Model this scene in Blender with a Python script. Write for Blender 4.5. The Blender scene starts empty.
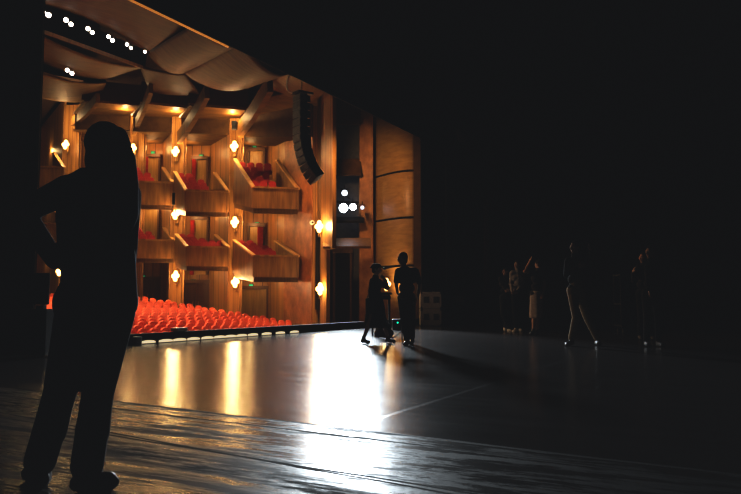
import bpy, bmesh, math, random
from mathutils import Vector as V, Matrix, Quaternion
random.seed(7)
sc = bpy.context.scene
COL = sc.collection
PI = math.pi
# ------------------------------------------------------------------ camera
FPX = 741 * 35 / 36.0
EYE = 0.85
PITCH = math.atan(53 / FPX)
CP, SP = math.cos(PITCH), math.sin(PITCH)
cd = bpy.data.cameras.new('camera'); cd.lens = 35; cd.sensor_width = 36; cd.sensor_fit = 'HORIZONTAL'
cd.clip_end = 200
cam = bpy.data.objects.new('camera', cd); COL.objects.link(cam)
cam.location = (0, 0, EYE); cam.rotation_euler = (PI / 2 + PITCH, 0, 0)
sc.camera = cam

def ray(u, v):
    x = (u - 370.5) / FPX; y = (247 - v) / FPX
    return V((x, CP - y * SP, SP + y * CP))
def at(u, v, Y):
    d = ray(u, v); t = Y / d.y
    return V((d.x * t, Y, EYE + d.z * t))
def ground(u, v, z=0.0):
    d = ray(u, v); t = (z - EYE) / d.z
    return V((d.x * t, d.y * t, z))
# stage axes: S runs along the stage edge, H points from the stage into the house
S = V((384.5, FPX, 0)).normalized()
H = V((-S.y, S.x, 0))
P0 = ground(132, 345)
def sh(s, h, z=0.0):
    return V((P0.x, P0.y, 0)) + S * s + H * h + V((0, 0, z))
def to_sh(p):
    d = V((p.x - P0.x, p.y - P0.y, 0)); return d.dot(S), d.dot(H)
def edge_y(u, h):      # depth of the point on pixel column u that lies h metres into the house
    k = (u - 370.5) / FPX
    # (k*y-P0x)*H.x+(y-P0y)*H.y = h
    return (h + P0.x * H.x + P0.y * H.y) / (k * H.x + H.y)

# ------------------------------------------------------------------ materials
MATS = {}
def nodes_of(name):
    m = bpy.data.materials.new(name); m.use_nodes = True
    nt = m.node_tree; b = nt.nodes['Principled BSDF']
    return m, nt, b
def N(nt, typ, **kw):
    n = nt.nodes.new(typ)
    for k, v in kw.items():
        if k in n.inputs.keys(): n.inputs[k].default_value = v
        else: setattr(n, k, v)
    return n
def L(nt, a, b): nt.links.new(a, b)
def c4(c): return (c[0], c[1], c[2], 1)
def plain(name, col, rough=0.6, metal=0.0, var=0.25, scale=8.0, bump=0.1, spec=0.4, sheen=0.0):
    m, nt, b = nodes_of(name)
    tc = N(nt, 'ShaderNodeTexCoord'); no = N(nt, 'ShaderNodeTexNoise', Scale=scale, Detail=4.0)
    L(nt, tc.outputs['Object'], no.inputs['Vector'])
    r = N(nt, 'ShaderNodeValToRGB')
    r.color_ramp.elements[0].position = 0.3; r.color_ramp.elements[1].position = 0.7
    r.color_ramp.elements[0].color = c4([x * (1 - var) for x in col]); r.color_ramp.elements[1].color = c4([min(1, x * (1 + var)) for x in col])
    L(nt, no.outputs['Fac'], r.inputs['Fac']); L(nt, r.outputs['Color'], b.inputs['Base Color'])
    b.inputs['Roughness'].default_value = rough; b.inputs['Metallic'].default_value = metal
    b.inputs['Specular IOR Level'].default_value = spec
    if sheen: b.inputs['Sheen Weight'].default_value = sheen
    if bump:
        bp = N(nt, 'ShaderNodeBump', Strength=bump, Distance=0.02); L(nt, no.outputs['Fac'], bp.inputs['Height']); L(nt, bp.outputs['Normal'], b.inputs['Normal'])
    return m
def wood(name, c1, c2, grain=(14, 14, 1.2), rough=0.45, panels=0.0, spec=0.4, axis='X', mottled=0.0):
    """timber veneer: stretched grain noise, optional upright board joints"""
    m, nt, b = nodes_of(name)
    tc = N(nt, 'ShaderNodeTexCoord'); mp = N(nt, 'ShaderNodeMapping'); mp.inputs['Scale'].default_value = grain
    L(nt, tc.outputs['Object'], mp.inputs['Vector'])
    no = N(nt, 'ShaderNodeTexNoise', Scale=1.0, Detail=6.0, Distortion=0.6); L(nt, mp.outputs['Vector'], no.inputs['Vector'])
    r = N(nt, 'ShaderNodeValToRGB'); r.color_ramp.elements[0].position = 0.32; r.color_ramp.elements[1].position = 0.68
    r.color_ramp.elements[0].color = c4(c1); r.color_ramp.elements[1].color = c4(c2)
    L(nt, no.outputs['Fac'], r.inputs['Fac'])
    col = r.outputs['Color']
    if mottled:
        n2 = N(nt, 'ShaderNodeTexNoise', Scale=1.6, Detail=8.0, Roughness=0.7); L(nt, tc.outputs['Object'], n2.inputs['Vector'])
        mx = N(nt, 'ShaderNodeMix', data_type='RGBA', blend_type='MULTIPLY'); mx.inputs['Factor'].default_value = mottled
        r2 = N(nt, 'ShaderNodeValToRGB'); r2.color_ramp.elements[0].position = 0.35; r2.color_ramp.elements[1].position = 0.62
        r2.color_ramp.elements[0].color = (0.45, 0.36, 0.36, 1); r2.color_ramp.elements[1].color = (1, 1, 1, 1)
        L(nt, n2.outputs['Fac'], r2.inputs['Fac']); L(nt, col, mx.inputs['A']); L(nt, r2.outputs['Color'], mx.inputs['B']); col = mx.outputs['Result']
    if panels:
        sp = N(nt, 'ShaderNodeSeparateXYZ'); L(nt, tc.outputs['Object'], sp.inputs[0])
        mo = N(nt, 'ShaderNodeMath', operation='PINGPONG'); mo.inputs[1].default_value = panels / 2
        L(nt, sp.outputs[axis], mo.inputs[0])
        lt = N(nt, 'ShaderNodeMath', operation='LESS_THAN'); lt.inputs[1].default_value = panels * 0.05; L(nt, mo.outputs[0], lt.inputs[0])
        mx = N(nt, 'ShaderNodeMix', data_type='RGBA', blend_type='MULTIPLY'); L(nt, lt.outputs[0], mx.inputs['Factor'])
        mx.inputs['B'].default_value = (0.35, 0.3, 0.3, 1); L(nt, col, mx.inputs['A']); col = mx.outputs['Result']
    L(nt, col, b.inputs['Base Color']); b.inputs['Roughness'].default_value = rough; b.inputs['Specular IOR Level'].default_value = spec
    bp = N(nt, 'ShaderNodeBump', Strength=0.12, Distance=0.01); L(nt, no.outputs['Fac'], bp.inputs['Height']); L(nt, bp.outputs['Normal'], b.inputs['Normal'])
    return m
def glow(name, col, strength, core=None):
    m, nt, b = nodes_of(name)
    b.inputs['Base Color'].default_value = c4([min(1, x) for x in col]); b.inputs['Roughness'].default_value = 0.4
    lw = N(nt, 'ShaderNodeTexNoise', Scale=6.0)
    mr = N(nt, 'ShaderNodeMapRange'); mr.inputs['To Min'].default_value = strength * 0.9; mr.inputs['To Max'].default_value = strength * 1.1
    L(nt, lw.outputs['Fac'], mr.inputs['Value']); L(nt, mr.outputs['Result'], b.inputs['Emission Strength'])
    b.inputs['Emission Color'].default_value = c4(col)
    return m
M = {}
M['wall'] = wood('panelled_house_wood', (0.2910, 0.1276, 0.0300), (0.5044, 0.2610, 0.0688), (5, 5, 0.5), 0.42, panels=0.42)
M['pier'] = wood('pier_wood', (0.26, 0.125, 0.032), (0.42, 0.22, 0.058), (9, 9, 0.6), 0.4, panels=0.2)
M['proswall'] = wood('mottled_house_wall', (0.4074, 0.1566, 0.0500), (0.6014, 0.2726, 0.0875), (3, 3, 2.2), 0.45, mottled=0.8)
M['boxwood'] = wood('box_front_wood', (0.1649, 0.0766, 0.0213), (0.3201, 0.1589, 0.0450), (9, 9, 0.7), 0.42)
M['rail'] = wood('rail_wood', (0.55, 0.33, 0.13), (0.72, 0.47, 0.2), (10, 10, 10), 0.35)
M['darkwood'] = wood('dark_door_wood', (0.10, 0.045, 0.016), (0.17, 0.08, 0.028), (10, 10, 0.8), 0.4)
M['doorwood'] = wood('door_wood', (0.3492, 0.2088, 0.0562), (0.5044, 0.3248, 0.1000), (10, 10, 0.8), 0.4)
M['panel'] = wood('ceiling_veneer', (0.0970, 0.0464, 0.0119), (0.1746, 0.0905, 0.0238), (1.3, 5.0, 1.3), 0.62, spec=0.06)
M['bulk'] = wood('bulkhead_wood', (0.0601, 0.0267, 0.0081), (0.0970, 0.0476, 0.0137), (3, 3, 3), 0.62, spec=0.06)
M['drum'] = wood('drum_veneer', (0.3492, 0.1856, 0.0562), (0.4850, 0.2900, 0.0938), (2.0, 2.0, 9.0), 0.4)
M['brown'] = plain('brown_ceiling_paint', (0.10, 0.045, 0.018), 0.7)
M['black'] = plain('black_paint', (0.006, 0.006, 0.0065), 0.85, spec=0.08)
M['drape'] = plain('black_stage_drape', (0.005, 0.005, 0.0055), 0.95, spec=0.02, scale=14, sheen=0.0)
M['reddrape'] = plain('red_drape', (0.45, 0.012, 0.020), 0.9, spec=0.1)
M['doordrape'] = plain('red_door_curtain', (0.30, 0.02, 0.012), 0.85, spec=0.1)
M['slot'] = plain('slot_black', (0.012, 0.009, 0.007), 0.9, spec=0.1)
M['slotback'] = plain('slot_back_paint', (0.07, 0.07, 0.075), 0.8)
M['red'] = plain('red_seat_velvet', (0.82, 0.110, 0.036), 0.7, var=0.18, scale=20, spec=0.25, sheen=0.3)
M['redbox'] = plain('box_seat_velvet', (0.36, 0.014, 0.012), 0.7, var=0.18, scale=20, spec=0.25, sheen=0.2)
M['seatwood'] = wood('seat_wood', (0.30, 0.11, 0.03), (0.45, 0.19, 0.05), (12, 12, 12), 0.4)
M['metal'] = plain('dark_metal', (0.03, 0.03, 0.032), 0.4, 0.8, 0.2, 20)
M['steel'] = plain('steel', (0.45, 0.43, 0.4), 0.3, 1.0, 0.2, 30)
M['brass'] = plain('brass', (0.6, 0.38, 0.14), 0.3, 1.0, 0.2, 30)
M['speaker'] = plain('speaker_paint', (0.035, 0.034, 0.033), 0.55, 0, 0.25, 40)
M['grille'] = plain('speaker_grille', (0.10, 0.094, 0.085), 0.5, 0.3, 0.5, 120, 0.4)
M['globe'] = glow('sconce_globe', (1.0, 0.64, 0.25), 3.4)
M['lens'] = glow('spot_lens', (0.80, 0.93, 1.0), 14)
M['lens_dim'] = glow('spot_lens_dim', (0.72, 0.78, 1.0), 1.6)
M['lens_mid'] = glow('spot_lens_mid', (0.82, 0.94, 1.0), 8)
M['downlens'] = glow('downlight_lens', (1.0, 0.90, 0.76), 7)
M['footlens'] = glow('footlight_lens', (1.0, 0.80, 0.50), 0.85)
M['exit'] = glow('exit_sign_green', (0.0, 0.62, 0.33), 0.75)
M['exit_up'] = glow('exit_sign_green_dim', (0.0, 0.42, 0.22), 0.32)
M['strip'] = glow('painted_edge_light', (1.0, 0.38, 0.06), 0.5)  # emission painted in for the light on the panel edges
M['led'] = glow('green_led', (0.0, 0.75, 0.45), 1.2)
M['led_yellow'] = glow('amber_led', (0.6, 0.5, 0.1), 0.35)
M['led_teal'] = glow('teal_led', (0.05, 0.4, 0.4), 0.25)
M['led_blue'] = glow('blue_led', (0.1, 0.5, 1.0), 0.8)
M['crate'] = plain('grey_case_paint', (0.24, 0.21, 0.185), 0.7, 0, 0.2, 14)
M['crate_dark'] = plain('case_recess', (0.02, 0.018, 0.016), 0.8)
M['grey'] = plain('grey_plastic', (0.30, 0.28, 0.25), 0.5)
M['carpet'] = plain('house_carpet', (0.12, 0.03, 0.02), 0.95, 0, 0.3, 30)
M['white'] = plain('white_plastic', (0.75, 0.72, 0.66), 0.4)
# people
M['skin'] = plain('skin', (0.48, 0.26, 0.17), 0.5, 0, 0.12, 14, 0.05)
M['hair'] = plain('dark_hair', (0.009, 0.007, 0.006), 0.85, 0, 0.3, 60, 0.3, spec=0.06)
M['cloth_black'] = plain('black_cloth', (0.006, 0.006, 0.0065), 0.9, 0, 0.25, 25, 0.2, spec=0.05)
M['cloth_dark'] = plain('dark_cloth', (0.012, 0.012, 0.014), 0.9, 0, 0.25, 25, 0.2, spec=0.1)
M['cloth_navy'] = plain('dark_blue_denim', (0.010, 0.012, 0.018), 0.9, 0, 0.25, 25, 0.2, spec=0.1)
M['cloth_grey'] = plain('grey_cloth', (0.28, 0.26, 0.25), 0.9, 0, 0.2, 25, 0.2, spec=0.1)
M['cloth_khaki'] = plain('khaki_cloth', (0.26, 0.19, 0.10), 0.9, 0, 0.2, 25, 0.2, spec=0.1)
M['cloth_taupe'] = plain('taupe_cloth', (0.34, 0.29, 0.26), 0.9, 0, 0.2, 25, 0.2, spec=0.1)
M['leather'] = plain('black_leather', (0.008, 0.008, 0.008), 0.5, 0, 0.2, 25, 0.2)
M['white_shoe'] = plain('white_shoe', (0.85, 0.85, 0.88), 0.5, 0, 0.05, 25)

# ------------------------------------------------------------------ mesh builder
class MB:
    def __init__(s): s.v = []; s.f = []
    def add(s, vs, fs):
        o = len(s.v); s.v += [V(p) for p in vs]; s.f += [tuple(i + o for i in f) for f in fs]
    def hexa(s, b, t):          # 4 bottom pts, 4 top pts (same winding)
        s.add(list(b) + list(t), [(3, 2, 1, 0), (4, 5, 6, 7), (0, 1, 5, 4), (1, 2, 6, 5), (2, 3, 7, 6), (3, 0, 4, 7)])
    def box(s, c, size, R=None):
        c = V(c); x, y, z = [q / 2 for q in size]
        p = [V((a, b, d)) for d in (-z, z) for a, b in ((-x, -y), (x, -y), (x, y), (-x, y))]
        if R: p = [R @ q for q in p]
        s.hexa([c + q for q in p[:4]], [c + q for q in p[4:]])
    def bbox(s, c, size, bev=0.01, R=None):     # bevelled box
        bm = bmesh.new(); bmesh.ops.create_cube(bm, size=1)
        for vv in bm.verts: vv.co = V((vv.co.x * size[0], vv.co.y * size[1], vv.co.z * size[2]))
        bmesh.ops.bevel(bm, geom=bm.edges[:], offset=bev, segments=2, affect='EDGES', profile=0.5)
        bm.verts.index_update()
        s.add([V(c) + ((R @ q.co) if R else q.co) for q in bm.verts], [tuple(q.index for q in f.verts) for f in bm.faces]); bm.free()
    def slab(s, a, b, t, z0a, z1a, z0b, z1b, side=None):   # upright plate from a to b (xy), thickness t
        a = V((a[0], a[1], 0)); b = V((b[0], b[1], 0)); d = (b - a).normalized(); n = V((-d.y, d.x, 0)) * t / 2
        q = [a - n, b - n, b + n, a + n]; zs0 = [z0a, z0b, z0b, z0a]; zs1 = [z1a, z1b, z1b, z1a]
        s.hexa([p + V((0, 0, z)) for p, z in zip(q, zs0)], [p + V((0, 0, z)) for p, z in zip(q, zs1)])
    def bar(s, a, b, w, h, up=V((0, 0, 1))):
        a = V(a); b = V(b); d = (b - a).normalized(); r = d.cross(up)
        if r.length < 1e-4: r = V((1, 0, 0))
        r.normalize(); u = r.cross(d); r = r * w / 2; u = u * h / 2
        s.hexa([a - r - u, b - r - u, b + r - u, a + r - u], [a - r + u, b - r + u, b + r + u, a + r + u])
    def tube(s, pts, r, n=8, cap=True):
        pts = [V(p) for p in pts]; rs = r if isinstance(r, (list, tuple)) else [r] * len(pts)
        rings = []; up = None
        for i, p in enumerate(pts):
            d = (pts[min(i + 1, len(pts) - 1)] - pts[max(i - 1, 0)]).normalized()
            if up is None: up = V((0, 0, 1)) if abs(d.z) < 0.9 else V((1, 0, 0))
            x = d.cross(up).normalized(); y = x.cross(d).normalized(); up = y
            rings.append([p + x * math.cos(2 * PI * k / n) * rs[i] + y * math.sin(2 * PI * k / n) * rs[i] for k in range(n)])
        vs = [q for rg in rings for q in rg]; fs = []
        for i in range(len(rings) - 1):
            for k in range(n): fs.append((i * n + k, i * n + (k + 1) % n, (i + 1) * n + (k + 1) % n, (i + 1) * n + k))
        if cap: fs.append(tuple(range(n - 1, -1, -1))); fs.append(tuple((len(rings) - 1) * n + k for k in range(n)))
        s.add(vs, fs)
    def lathe(s, c, axis, prof, n=16):      # prof: list of (dist along axis, radius)
        c = V(c); axis = V(axis).normalized()
        s.tube([c + axis * d for d, r in prof], [max(r, 1e-4) for d, r in prof], n)
    def ell(s, c, r, R=None, nu=14, nv=9):
        c = V(c); vs = []; fs = []
        def put(x, y, z):
            q = V((x * r[0], y * r[1], z * r[2])); vs.append(c + ((R @ q) if R else q))
        put(0, 0, -1)
        for j in range(1, nv):
            t = -PI / 2 + PI * j / nv
            for i in range(nu): put(math.cos(t) * math.cos(2 * PI * i / nu), math.cos(t) * math.sin(2 * PI * i / nu), math.sin(t))
        put(0, 0, 1); top = len(vs) - 1
        for i in range(nu): fs.append((0, 1 + (i + 1) % nu, 1 + i)); fs.append((top, top - nu + i, top - nu + (i + 1) % nu))
        for j in range(nv - 2):
            for i in range(nu):
                a = 1 + j * nu; fs.append((a + i, a + (i + 1) % nu, a + nu + (i + 1) % nu, a + nu + i))
        s.add(vs, fs)
    def rcone(s, a, b, ra, rb, n=12):       # tapered limb with rounded ends
        a = V(a); b = V(b); d = b - a; l = d.length
        if l < 1e-5: return s.ell(a, (ra, ra, ra))
        d /= l; prof = []
        for k in range(0, 4):
            t = -PI / 2 + PI / 2 * (k + 0.15) / 4; prof.append((math.sin(t) * ra, math.cos(t) * ra))
        prof.append((0, ra)); prof.append((l, rb))
        for k in range(1, 5):
            t = PI / 2 * (k - 0.15) / 4; prof.append((l + math.sin(t) * rb, math.cos(t) * rb))
        prof = [q for q in prof]
        s.lathe(a, d, prof, n)
    def chain(s, pts, rs, n=12):
        for i in range(len(pts) - 1): s.rcone(pts[i], pts[i + 1], rs[i], rs[i + 1], n)
    def mesh(s, name, origin=V((0, 0, 0)), smooth=False):
        me = bpy.data.meshes.new(name); me.from_pydata([tuple(p - origin) for p in s.v], [], s.f); me.validate()
        bm = bmesh.new(); bm.from_mesh(me); bmesh.ops.recalc_face_normals(bm, faces=bm.faces[:]); bm.to_mesh(me); bm.free()
        if smooth:
            for p in me.polygons: p.use_smooth = True
        return me
    def build(s, name, mat, parent=None, smooth=False, kind=None, bevel=0, origin=None):
        loc = parent_loc(parent)
        org = V(origin) if origin is not None else V((0, 0, 0))
        me = s.mesh(name, loc + org if parent is None else loc, smooth)
        o = bpy.data.objects.new(name, me); COL.objects.link(o); me.materials.append(mat)
        if parent is None: o.location = org
        if parent is not None: o.parent = parent
        if kind: o['kind'] = kind
        if bevel:
            bv = o.modifiers.new('bevel', 'BEVEL'); bv.width = bevel; bv.segments = 2; bv.limit_method = 'ANGLE'
        return o
def parent_loc(p):
    l = V((0, 0, 0))
    while p is not None: l += p.location; p = p.parent
    return l
def remeshed(mb, name, mat, parent, vox=0.01, it=3, fac=0.5):
    loc = parent_loc(parent)
    me = mb.mesh(name + '_raw', loc); t = bpy.data.objects.new(name + '_raw', me); COL.objects.link(t)
    r = t.modifiers.new('r', 'REMESH'); r.mode = 'VOXEL'; r.voxel_size = vox; r.use_smooth_shade = True
    if it: q = t.modifiers.new('s', 'SMOOTH'); q.iterations = it; q.factor = fac
    dg = bpy.context.evaluated_depsgraph_get(); dg.update()
    nm = bpy.data.meshes.new_from_object(t.evaluated_get(dg)); nm.name = name
    bpy.data.objects.remove(t); bpy.data.meshes.remove(me)
    nm.materials.clear(); nm.materials.append(mat)
    for p in nm.polygons: p.use_smooth = True
    o = bpy.data.objects.new(name, nm); COL.objects.link(o); o.parent = parent
    return o
def thing(name, label, cat, loc, group=None, rz=0.0):
    o = bpy.data.objects.new(name, None); COL.objects.link(o); o.location = loc; o.rotation_euler = (0, 0, rz)
    o.empty_display_size = 0.1
    o['label'] = label; o['category'] = cat
    if group: o['group'] = group
    return o
def tag(o, label, cat, group=None, kind=None):
    o['label'] = label; o['category'] = cat
    if group: o['group'] = group
    if kind: o['kind'] = kind
    return o
def dup(root, loc, rz=None, label=None, group=None):
    r = root.copy(); COL.objects.link(r); r.location = loc
    if rz is not None: r.rotation_euler = (0, 0, rz)
    if label: r['label'] = label
    if group: r['group'] = group
    for ch in root.children:
        c = ch.copy(); COL.objects.link(c); c.parent = r
        for g in ch.children:
            d = g.copy(); COL.objects.link(d); d.parent = c
    return r
def lamp(kind, loc, energy, col, size=0.1, target=None, angle=60, blend=0.5):
    ld = bpy.data.lights.new('light', kind); ld.energy = energy; ld.color = col
    if kind == 'AREA': ld.size = size
    else: ld.shadow_soft_size = size
    if kind == 'SPOT': ld.spot_size = math.radians(angle); ld.spot_blend = blend
    o = bpy.data.objects.new('light', ld); COL.objects.link(o); o.location = loc
    if target is not None:
        o.rotation_euler = (V(target) - V(loc)).to_track_quat('-Z', 'Y').to_euler()
    return o
# ================================================================== SETTING
ANG = math.atan2(S.y, S.x)
# ---- stage floor: local x = along stage edge, local y = into the house
def floor_material():
    m, nt, b = nodes_of('scuffed_stage_floor')
    tc = N(nt, 'ShaderNodeTexCoord'); sp = N(nt, 'ShaderNodeSeparateXYZ'); L(nt, tc.outputs['Object'], sp.inputs[0])
    def math_(op, a, b_=None, c_=None):
        n = N(nt, 'ShaderNodeMath', operation=op)
        for i, q in enumerate((a, b_, c_)):
            if q is None: continue
            if isinstance(q, (int, float)): n.inputs[i].default_value = q
            else: L(nt, q, n.inputs[i])
        return n.outputs[0]
    X, Y = sp.outputs['X'], sp.outputs['Y']
    mpw = N(nt, 'ShaderNodeTexNoise', Scale=1.2, Detail=2.0); L(nt, tc.outputs['Object'], mpw.inputs['Vector'])
    wob = math_('MULTIPLY', math_('SUBTRACT', mpw.outputs['Fac'], 0.5), 0.05)
    def seam(p, q, w, brk=None):
        (s1, h1), (s2, h2) = to_sh(ground(*p)), to_sh(ground(*q))
        k = (s2 - s1) / (h2 - h1) if abs(h2 - h1) > abs(s2 - s1) else None
        if k is not None: d = math_('SUBTRACT', math_('SUBTRACT', X, s1), math_('MULTIPLY', math_('SUBTRACT', Y, h1), k))
        else:
            k = (h2 - h1) / (s2 - s1); d = math_('SUBTRACT', math_('SUBTRACT', Y, h1), math_('MULTIPLY', math_('SUBTRACT', X, s1), k))
        d0 = d; d = math_('ADD', d, wob)
        mr = N(nt, 'ShaderNodeMapRange'); mr.inputs['From Min'].default_value = w * 0.5; mr.inputs['From Max'].default_value = w
        mr.inputs['To Min'].default_value = 1; mr.inputs['To Max'].default_value = 0
        L(nt, math_('ABSOLUTE', d), mr.inputs['Value']); out = mr.outputs['Result']
        if brk is not None:      # only between two ends along Y
            a, c = sorted((to_sh(ground(*brk[0]))[1], to_sh(ground(*brk[1]))[1]))
            out = math_('MULTIPLY', out, math_('MULTIPLY', math_('GREATER_THAN', Y, a), math_('LESS_THAN', Y, c)))
        return out, d0
    sA, dA = seam((113, 401), (300, 423), 0.022)
    sB, _ = seam((158, 414), (300, 431), 0.022)
    sC, _ = seam((200, 449), (255, 459), 0.014)
    sD, _ = seam((352, 427), (470, 390), 0.03)
    sE, _ = seam((120, 396), (304, 361), 0.02)
    sF, _ = seam((300, 466), (380, 479), 0.016)
    seams = math_('MAXIMUM', math_('MAXIMUM', sA, sB), math_('MAXIMUM', sC, sF))
    joint = math_('MAXIMUM', sD, sE)
    JD = joint
    # near zone = the boards this side of seam A
    near = N(nt, 'ShaderNodeMapRange'); near.inputs['From Min'].default_value = -0.02; near.inputs['From Max'].default_value = 0.02
    near.inputs['To Min'].default_value = 1; near.inputs['To Max'].default_value = 0
    L(nt, dA, near.inputs['Value']); near = near.outputs['Result']
    # streaks along H
    mp = N(nt, 'ShaderNodeMapping'); mp.inputs['Scale'].default_value = (5.0, 0.7, 1); L(nt, tc.outputs['Object'], mp.inputs['Vector'])
    st = N(nt, 'ShaderNodeTexNoise', Scale=1.5, Detail=10.0, Roughness=0.74); L(nt, mp.outputs['Vector'], st.inputs['Vector'])
    stains = N(nt, 'ShaderNodeMapRange'); stains.inputs['From Min'].default_value = 0.49; stains.inputs['From Max'].default_value = 0.57
    L(nt, st.outputs['Fac'], stains.inputs['Value'])
    sG, dG = seam((105, 446), (300, 487), 0.2)
    band = N(nt, 'ShaderNodeMapRange'); band.inputs['From Min'].default_value = 0.05; band.inputs['From Max'].default_value = 0.42
    band.inputs['To Min'].default_value = 1; band.inputs['To Max'].default_value = 0.0
    L(nt, math_('ABSOLUTE', dG), band.inputs['Value'])
    stb = N(nt, 'ShaderNodeMapRange'); stb.inputs['From Min'].default_value = 0.40; stb.inputs['From Max'].default_value = 0.55
    L(nt, st.outputs['Fac'], stb.inputs['Value'])
    stain = math_('MULTIPLY', near, math_('MAXIMUM', math_('MULTIPLY', stains.outputs['Result'], 0.75), math_('MULTIPLY', band.outputs['Result'], stb.outputs['Result'])))
    dirt = math_('MINIMUM', math_('ADD', math_('ADD', stain, seams), math_('MULTIPLY', math_('MULTIPLY', joint, math_('SUBTRACT', 1.0, near)), 0.1)), 1.0)
    fine = N(nt, 'ShaderNodeTexNoise', Scale=38.0, Detail=6.0, Roughness=0.7); L(nt, tc.outputs['Object'], fine.inputs['Vector'])
    big = N(nt, 'ShaderNodeTexNoise', Scale=0.9, Detail=5.0); L(nt, mp.outputs['Vector'], big.inputs['Vector'])
    r = N(nt, 'ShaderNodeValToRGB'); r.color_ramp.elements[0].position = 0.3; r.color_ramp.elements[1].position = 0.75
    r.color_ramp.elements[0].color = (0.010, 0.0085, 0.0085, 1); r.color_ramp.elements[1].color = (0.030, 0.024, 0.023, 1)
    L(nt, fine.outputs['Fac'], r.inputs['Fac'])
    mx = N(nt, 'ShaderNodeMix', data_type='RGBA'); L(nt, dirt, mx.inputs['Factor']); L(nt, r.outputs['Color'], mx.inputs['A']); mx.inputs['B'].default_value = (0.006, 0.005, 0.005, 1)
    L(nt, mx.outputs['Result'], b.inputs['Base Color'])
    rg = math_('ADD', math_('MULTIPLY', big.outputs['Fac'], 0.10), 0.14)
    rg = math_('ADD', rg, math_('MULTIPLY', near, 0.05))
    L(nt, math_('ADD', rg, math_('MULTIPLY', dirt, 0.5)), b.inputs['Roughness'])
    sl = N(nt, 'ShaderNodeMapRange'); sl.inputs['To Min'].default_value = 0.30; sl.inputs['To Max'].default_value = 0.03
    L(nt, dirt, sl.inputs['Value']); L(nt, math_('MULTIPLY', sl.outputs['Result'], math_('SUBTRACT', 1.0, math_('MULTIPLY', near, 0.72))), b.inputs['Specular IOR Level'])
    # bump: ripples across boards + grit
    mp2 = N(nt, 'ShaderNodeMapping'); mp2.inputs['Scale'].default_value = (7.0, 2.2, 1); L(nt, tc.outputs['Object'], mp2.inputs['Vector'])
    rip = N(nt, 'ShaderNodeTexNoise', Scale=1.6, Detail=5.0, Roughness=0.6); L(nt, mp2.outputs['Vector'], rip.inputs['Vector'])
    hgt = math_('ADD', math_('MULTIPLY', rip.outputs['Fac'], math_('SUBTRACT', 0.005, math_('MULTIPLY', near, 0.0015))), math_('MULTIPLY', fine.outputs['Fac'], math_('ADD', 0.0009, math_('MULTIPLY', near, 0.0006))))
    hgt = math_('SUBTRACT', hgt, math_('MULTIPLY', seams, 0.0025))
    bp = N(nt, 'ShaderNodeBump', Strength=0.55, Distance=1.0); L(nt, hgt, bp.inputs['Height']); L(nt, bp.outputs['Normal'], b.inputs['Normal'])
    return m
M['stage'] = floor_material()
mb = MB(); mb.hexa([(-16, -24, -0.3), (26, -24, -0.3), (26, 0, -0.3), (-16, 0, -0.3)], [(-16, -24, 0), (26, -24, 0), (26, 0, 0), (-16, 0, 0)])
fl = mb.build('floor', M['stage'], kind='structure'); fl.location = (P0.x, P0.y, 0); fl.rotation_euler = (0, 0, ANG)

def quadbox(mb, s0, s1, h0, h1, z0, z1):
    q = [sh(s0, h0), sh(s1, h0), sh(s1, h1), sh(s0, h1)]
    mb.hexa([p + V((0, 0, z0)) for p in q], [p + V((0, 0, z1)) for p in q])
# ---- raised edge of the apron
mb = MB(); quadbox(mb, -6, 13.4, 0.005, 0.16, -0.3, 0.2)
mb.build('trim_apron', M['black'], kind='structure')
# ---- auditorium floor, raked
def zf(h): return -0.33 + 0.122 * (h - 8)
mb = MB()
for h0, h1 in ((0.2, 2.0), (2.0, 30.0)):
    za, zb = (zf(2.0), zf(2.0)) if h0 < 1 else (zf(h0), zf(h1))
    q = [sh(-18, h0), sh(19, h0), sh(19, h1), sh(-18, h1)]
    zs = [za, za, zb, zb]
    mb.hexa([p + V((0, 0, z - 0.3)) for p, z in zip(q, zs)], [p + V((0, 0, z)) for p, z in zip(q, zs)])
mb.build('floor_auditorium', M['carpet'], kind='structure')
# ---- proscenium: header, two piers
ZH = 6.5
(tmp) = at(127, 0, edge_y(127, -0.1)); ZH = tmp.z
mb = MB(); quadbox(mb, -7, 26, -0.13, -0.1, ZH, 13.0); mb.build('wall_proscenium_header', M['black'], kind='structure')
s_far = to_sh(at(421, 300, edge_y(421, -0.1)))[0]; s_near = to_sh(at(36, 300, edge_y(36, -0.13)))[0]
mb = MB(); quadbox(mb, s_far, 26, -0.13, -0.1, 0, ZH); mb.build('wall_proscenium_right', M['black'], kind='structure')
mb = MB(); quadbox(mb, -16, s_near, -0.13, -0.1, 0, ZH); mb.build('wall_proscenium_left', M['black'], kind='structure')
# ---- stage house: black walls and grid
mb = MB(); quadbox(mb, 25.5, 26, -24, 0, 0, 13); mb.build('wall_stage_right', M['black'], kind='structure')
mb = MB(); quadbox(mb, -16, 26, -24, -23.6, 0, 13); mb.build('wall_stage_back', M['black'], kind='structure')
mb = MB(); quadbox(mb, -16, 26, -24, 0, 13, 13.3); mb.build('ceiling_stage', M['black'], kind='structure')

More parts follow.
